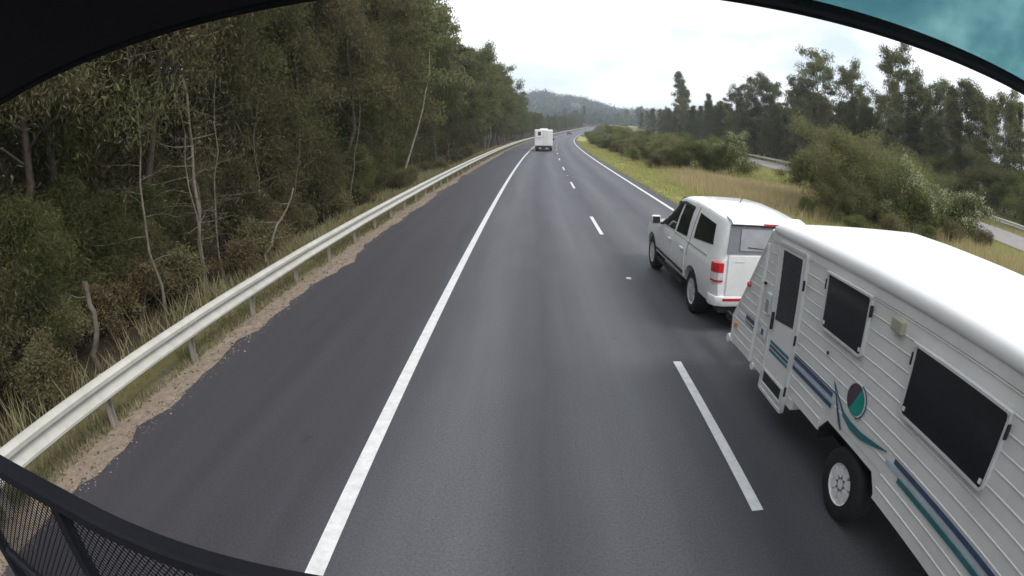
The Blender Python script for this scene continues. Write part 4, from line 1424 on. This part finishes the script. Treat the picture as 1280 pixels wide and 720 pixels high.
# lamps, vents, badges, corner steadies
lt = mbv().box(XL - .055, XL, 2.90, 3.04, 1.815, 1.915).build("annexe_light", M['beige'], van, bevel=.012)
mbv().lathe([(0, .001), (0, .016), (-.012, .016), (-.012, .001)], (XL - .016, 3.88, 1.285), 12).build("filler_cap", M['black'], van)
mbv().lathe([(0, .001), (0, .034), (-.03, .026), (-.035, .001)], (XL - .012, 5.86, 1.32), 14).build("marker_lamp", M['red'], van)
mbv().box(XL - .035, XL - .01, 6.10, 6.17, .70, .745).build("marker_lamp", M['orange'], van, bevel=.006)
bd = mbv().box(XL - .020, XL - .017, 5.55, 5.84, .868, .955).build("name_badge", M['navy'], van)
for k in range(5):
    mbv().box(XL - .0225, XL - .0204, 5.59 + k * .05, 5.62 + k * .05, .885, .905).build("badge_mark", M['white'], bd)
bd = mbv().box(XL - .020, XL - .017, 5.22, 5.37, .880, .985).build("name_badge", M['white'], van)
mbv().box(XL - .0225, XL - .0204, 5.29, 5.355, .895, .965).build("badge_mark", M['navy'], bd)
bx_ = mbv().box(XL - .045, XL, 5.19, 5.30, 1.17, 1.40).build("entry_light_box", M['alu'], van, bevel=.008)
mbv().box(XL - .049, XL - .044, 5.205, 5.285, 1.19, 1.325).build("lens", M['grey'], bx_)
mbv().box(XL - .03, XL, 5.40, 5.48, 1.45, 1.475).build("hook", M['black'], van)
mbv().tube([(XL - .018, 5.42, 1.90), (XL - .025, 5.47, 1.35), (XL - .025, 5.53, .5)], .028, 8).build("corner_moulding", M['vanpaint'], van, smooth=40)
mb = mbv()
mb.lathe([(-.02, .001), (-.02, .055), (.03, .065), (.05, .001)], (XL - .01, 6.32, .47), 16)
mb.box(XL + .0, XL + .10, 6.18, 6.34, .44, .49)
mb.build("corner_steady", M['white'], van, smooth=30)
mb = mbv()
mb.lathe([(-.02, .001), (-.02, .045), (.03, .05), (.05, .001)], (XL + .0, 5.47, .45), 16)
mb.tube([(XL + .02, 5.47, .46), (XL + .12, 5.47, .50)], .02, 8)
mb.build("corner_steady", M['white'], van, smooth=30)
wheel(van, XL - CO[0] + .135, 3.24 - CO[1], .335, .20, -1, .19, 8, 'white')
wheel(van, XR - CO[0] - .135, 3.24 - CO[1], .335, .20, 1, .19, 8, 'white')
mb = mbv(); mb.box(XL + .30, XL + .35, .9, 7.3, .40, .50); mb.box(XR - .35, XR - .30, .9, 5.9, .40, .50); mb.box(XL + .3, XR - .3, 3.18, 3.30, .28, .40)
mb.build("chassis", M['under'], van)
for sd in (-1, 1):
    mbv().tube([(hx + sd * .72, 6.1, .46), (hx + sd * .06, 7.35, .46)], .04, 8).build("drawbar", M['black'], van)
mbv().tube([(hx, 7.3, .46), (hx, 7.50, .47)], .045, 8).build("coupling", M['black'], van)
for q in (-.14, .16):
    mbv().lathe([(0, .001), (0, .12), (.03, .145), (.42, .145), (.47, .09), (.55, .05), (.55, .001)], (hx + q, 6.50, .50), 18, 'z').build("gas_bottle", M['grey'], van, smooth=40)
mbv().tube([(hx + .12, 6.95, .20), (hx + .12, 6.95, .75)], .022, 8).build("jockey_wheel_post", M['alu'], van)
quad_slab(mbv(), [(XL + .15, 6.19, .93), (XR - .15, 6.19, .93), (XR - .15, 5.62, 1.72), (XL + .15, 5.62, 1.72)], .012).build("front_window", M['acrylic'], van)
mbv().box(XL + .1, XR - .1, YR - .03, YR, .62, .80).build("rear_light_bar", M['red'], van)

# ---- motorhome far ahead in our lane
Ym = 73.5
mo = empty("motorhome", (float(cx(Ym)) - 1.72, Ym, float(rz(Ym))), -math.atan(2 * .00028 * Ym))
tag(mo, "white box-bodied motorhome seen from behind, driving ahead", "motorhome")
MB().prism([(-2.9, .72), (-2.9, 2.72), (-2.82, 2.80), (2.6, 2.80), (2.9, 2.4), (2.75, 1.95), (1.9, 1.9), (1.9, .72)], -1.14, 1.14, 'x').build("body", M['vanpaint'], mo, bevel=.04)
MB().prism([(1.9, .5), (1.9, 1.88), (2.5, 1.85), (3.1, 1.25), (3.75, 1.05), (3.85, .5)], -.95, .95, 'x').build("cab", M['carpaint'], mo, bevel=.04)
w = MB().box(-.98, -.10, -2.925, -2.9, 1.82, 2.62).build("window", M['white'], mo, bevel=.02)
MB().box(-1.02, -.06, -2.912, -2.899, 1.78, 2.66).build("window_surround", M['grey'], mo)
MB().box(-.74, -.32, -2.93, -2.924, 2.02, 2.52).build("pane", M['glass'], w)
MB().box(.02, .06, -2.91, -2.9, .8, 2.7).build("trim_strip", M['grey'], mo)
d = MB().box(.36, .92, -2.925, -2.9, .85, 2.66).build("rear_locker_door", M['vanpaint'], mo, bevel=.01)
MB().box(.345, .355, -2.92, -2.899, .85, 2.66).build("door_seam", M['grey'], d)
MB().box(-1.02, -.16, -2.915, -2.9, 1.56, 1.60).build("shelf_rail", M['grey'], mo)
MB().box(-1.08, 1.08, -2.96, -2.80, .34, .74).build("bumper", M['black'], mo, bevel=.03)
for sd in (-1, 1):
    MB().box(sd * .88, sd * 1.06, -2.975, -2.955, .54, .66).build("tail_light", M['red'], mo)
    MB().box(sd * .28, sd * .60, -2.972, -2.955, .36, .46).build("reversing_light", M['clear'], mo)
    wheel(mo, sd * .92, -1.5, .36, .26, sd, .2)
    wheel(mo, sd * .90, 2.75, .34, .22, sd, .2)
    MB().box(sd * 1.16, sd * 1.34, 2.35, 2.45, 1.3, 1.65).build("wing_mirror", M['black'], mo, bevel=.02)
MB().box(-.9, .9, -2.7, 3.2, .28, .72).build("underbody", M['under'], mo)
MB().box(-.5, .5, -1.0, 0, 2.8, 2.95).build("roof_vent", M['vanroof'], mo, bevel=.03)

# ---- car at the far bend
Yc = 240.0
fc = empty("hatchback", (float(cx(Yc)) - 1.3, Yc, float(rz(Yc))), -math.atan(2 * .00028 * Yc))
tag(fc, "small dark hatchback far off where the road bends away", "car")
FB = Body(y=[-2.0, -1.97, -1.9, -1.6, -1.3, -.4, .2, .9, 1.0, 1.7, 1.95, 2.02], zr=[.95, 1.0, 1.1, 1.38, 1.46, 1.5, 1.46, 1.05, .98, .88, .8, .7], xr=[.66, .66, .65, .6, .58, .58, .58, .68, .7, .68, .6, .5],
          xb=[.78, .82, .85, .87, .88, .88, .88, .88, .88, .86, .8, .7], zb=[.4, .38, .34, .3, .3, .3, .3, .3, .3, .32, .36, .4], belt=.92)
b2 = FB.mesh("body", mat("dark_silver_paint", (0.10, 0.105, 0.115), 0.35, var=.03, coat=.5), fc)
for sd in (-1, 1):
    FB.patch("window", M['glass'], fc, [(-1.3, 1.0), (.75, .98), (.15, 1.38), (-1.2, 1.38)], .006, .02, sd)
    MB().box(sd * .58, sd * .82, -2.03, -1.95, .78, .95).build("tail_light", M['red'], fc)
    for yy in (-1.25, 1.3): wheel(fc, sd * .79, yy, .31, .2, sd, .19)
quad_slab(MB(), [(-.66, -1.965, 1.02), (.66, -1.965, 1.02), (.58, -1.66, 1.36), (-.58, -1.66, 1.36)], .01).build("rear_window", M['glass'], fc)
MB().box(-.84, .84, -2.07, -1.9, .36, .55).build("bumper", M['black'], fc, bevel=.03)

# ---- the truck that carries the camera: tinted sun visor above, mesh stone guard below
TO = (0.0, 0.8, CAM_H)
trk = empty("truck", TO)
tag(trk, "truck front with teal tinted sun visor overhead and black mesh stone guard", "truck")
def mbt(): return MB((0, .8, 0))
def vis_edge(x):
    y = .80
    q = abs(x / y)
    return y, CAM_H + y * (.272 - .051 * min(q / 1.476, 1.2) ** 3)
xs = np.linspace(-1.26, 1.26, 41)
V, Fc = [], []
for lay in (0, .004):
    for x in xs:
        y, z = vis_edge(x)
        for t in np.linspace(0, 1, 5):
            V.append((x * (1 - .04 * t), y - .40 * t + lay, z + .33 * t ** .8 + lay * 1.1))
n, m_ = len(xs), 5
N_ = n * m_
for i in range(n - 1):
    for j in range(m_ - 1):
        a = i * m_ + j
        Fc += [(a, a + 1, a + m_ + 1, a + m_), (N_ + a, N_ + a + m_, N_ + a + m_ + 1, N_ + a + 1)]
rim = [i * m_ for i in range(n)] + [(n - 1) * m_ + j for j in range(1, m_)] + [i * m_ + m_ - 1 for i in range(n - 2, -1, -1)] + [j for j in range(m_ - 2, 0, -1)]
for a, b in zip(rim, rim[1:] + rim[:1]): Fc.append((a, b, N_ + b, N_ + a))
vz = mbt().add(V, Fc).build("sun_visor", M['tint'], trk, smooth=40)
vz.location = (0, 0, -CAM_H)
V = []
xb2 = np.linspace(-1.26, -.12, 21)
for lay in (-.012, -.018):
    for x in xb2:
        y, z = vis_edge(x)
        for t in np.linspace(.015, 1, 5):
            V.append((x * (1 - .04 * t), y - .40 * t + lay, z + .33 * t ** .8 + lay * .4))
Fc = []
n2, N2 = len(xb2), len(xb2) * 5
for i in range(n2 - 1):
    for j in range(4):
        a = i * 5 + j
        Fc += [(a, a + 1, a + 6, a + 5), (N2 + a, N2 + a + 5, N2 + a + 6, N2 + a + 1)]
rim = [i * 5 for i in range(n2)] + [(n2 - 1) * 5 + j for j in range(1, 5)] + [i * 5 + 4 for i in range(n2 - 2, -1, -1)] + [j for j in range(3, 0, -1)]
for a, b in zip(rim, rim[1:] + rim[:1]): Fc.append((a, b, N2 + b, N2 + a))
mbt().add(V, Fc).build("blackout_panel", M['trim'], vz, smooth=40)
V = []
for x in xs:
    y, z = vis_edge(x)
    for (dy, dz) in ((.006, -.001), (.010, .024), (-.010, .026), (-.010, .002)):
        V.append((x, y + dy, z + dz))
Fc = [(i * 4 + k, i * 4 + (k + 1) % 4, (i + 1) * 4 + (k + 1) % 4, (i + 1) * 4 + k) for i in range(n - 1) for k in range(4)] + [(0, 1, 2, 3), ((n - 1) * 4 + 3, (n - 1) * 4 + 2, (n - 1) * 4 + 1, (n - 1) * 4)]
mbt().add(V, Fc).build("edge_trim", M['trim'], vz)
# stone guard: curved top bar, uprights, lower bar, woven mesh
gd = .48
gx = np.array([-2.9, -2.5, -2.037, -1.705, -1.404, -1.149, -.956, -.755, -.4, 0]) * gd
gz_ = np.array([-.96, -.99, -1.039, -1.08, -1.132, -1.163, -1.176, -1.182, -1.185, -1.185]) * gd
def top_z(x): return float(np.interp(-abs(x), gx, gz_)) + CAM_H
V = []
xg = np.linspace(-1.22, -.10, 25)
for x in xg:
    z = top_z(x)
    for (dy, dz) in ((.030, -.001), (.026, .004), (-.004, .004), (-.010, -.002), (-.010, -.024), (.030, -.024)):
        V.append((x, gd + dy - .0, z + dz - .012))
k_ = 6
Fc = [(i * k_ + q, i * k_ + (q + 1) % k_, (i + 1) * k_ + (q + 1) % k_, (i + 1) * k_ + q) for i in range(len(xg) - 1) for q in range(k_)] + [tuple(range(k_)), tuple(range((len(xg) - 1) * k_, len(xg) * k_))]
sg_ = mbt().add(V, Fc).build("stone_guard", M['guard'], trk)
sg_.location = (0, 0, -CAM_H)
zlo = CAM_H - .95
for xs_ in (-1.22, -.825, -.28):
    mbt().box(xs_ - .012, xs_ + .012, gd - .004, gd + .020, zlo, top_z(xs_) - .03).build("upright", M['guard'], sg_)
mbt().tube([(-1.24, gd + .01, CAM_H - .80), (-1.12, gd + .01, CAM_H - .86), (-.9, gd + .01, zlo), (-.10, gd + .01, zlo)], .014, 8).build("lower_bar", M['guard'], sg_)
mb = mbt()
pit = .0165
for sgn in (-1, 1):
    for k in range(-400, 400):
        # wires at +-60 degrees
        x0 = k * pit
        sl = 1.05 * sgn
        zt, zb_ = CAM_H - .545, zlo
        xa, xb_ = x0, x0 + (zt - zb_) / sl
        lo, hi = -1.20, -.30
        if max(xa, xb_) < lo or min(xa, xb_) > hi: continue
        def zat(x): return zb_ + (x - xa) * sl
        a, b = max(min(xa, xb_), lo), min(max(xa, xb_), hi)
        # clip to below the top bar
        while b > a and zat(b if sgn > 0 else a) > top_z(b if sgn > 0 else a) - .02:
            if sgn > 0: b -= .01
            else: a += .01
        if b - a < .005: continue
        p0, p1 = (a, gd + .008 + sgn * .0008, zat(a)), (b, gd + .008 + sgn * .0008, zat(b))
        mb.tube([p0, p1], .0015, 3, cap=False)
tag(mb.build("mesh", M['guard'], sg_), kind='stuff')

# ------------------------------------------------------------------ haze
def haze():
    mb = MB().box(-1700, 2600, -60, 3400, -8, 95)
    m = bpy.data.materials.new("haze")
    m.use_nodes = True
    nt = m.node_tree
    nt.nodes.clear()
    o_ = nt.nodes.new("ShaderNodeOutputMaterial")
    v = nt.nodes.new("ShaderNodeVolumePrincipled")
    v.inputs['Color'].default_value = (0.80, 0.90, 1.0, 1)
    v.inputs['Density'].default_value = 0.00042
    v.inputs['Anisotropy'].default_value = 0.0
    nt.links.new(v.outputs[0], o_.inputs['Volume'])
    tag(mb.build("haze", m), "thin pale haze in the air over the road and hills", "haze", kind='stuff')
HAZE = True
if HAZE: haze()
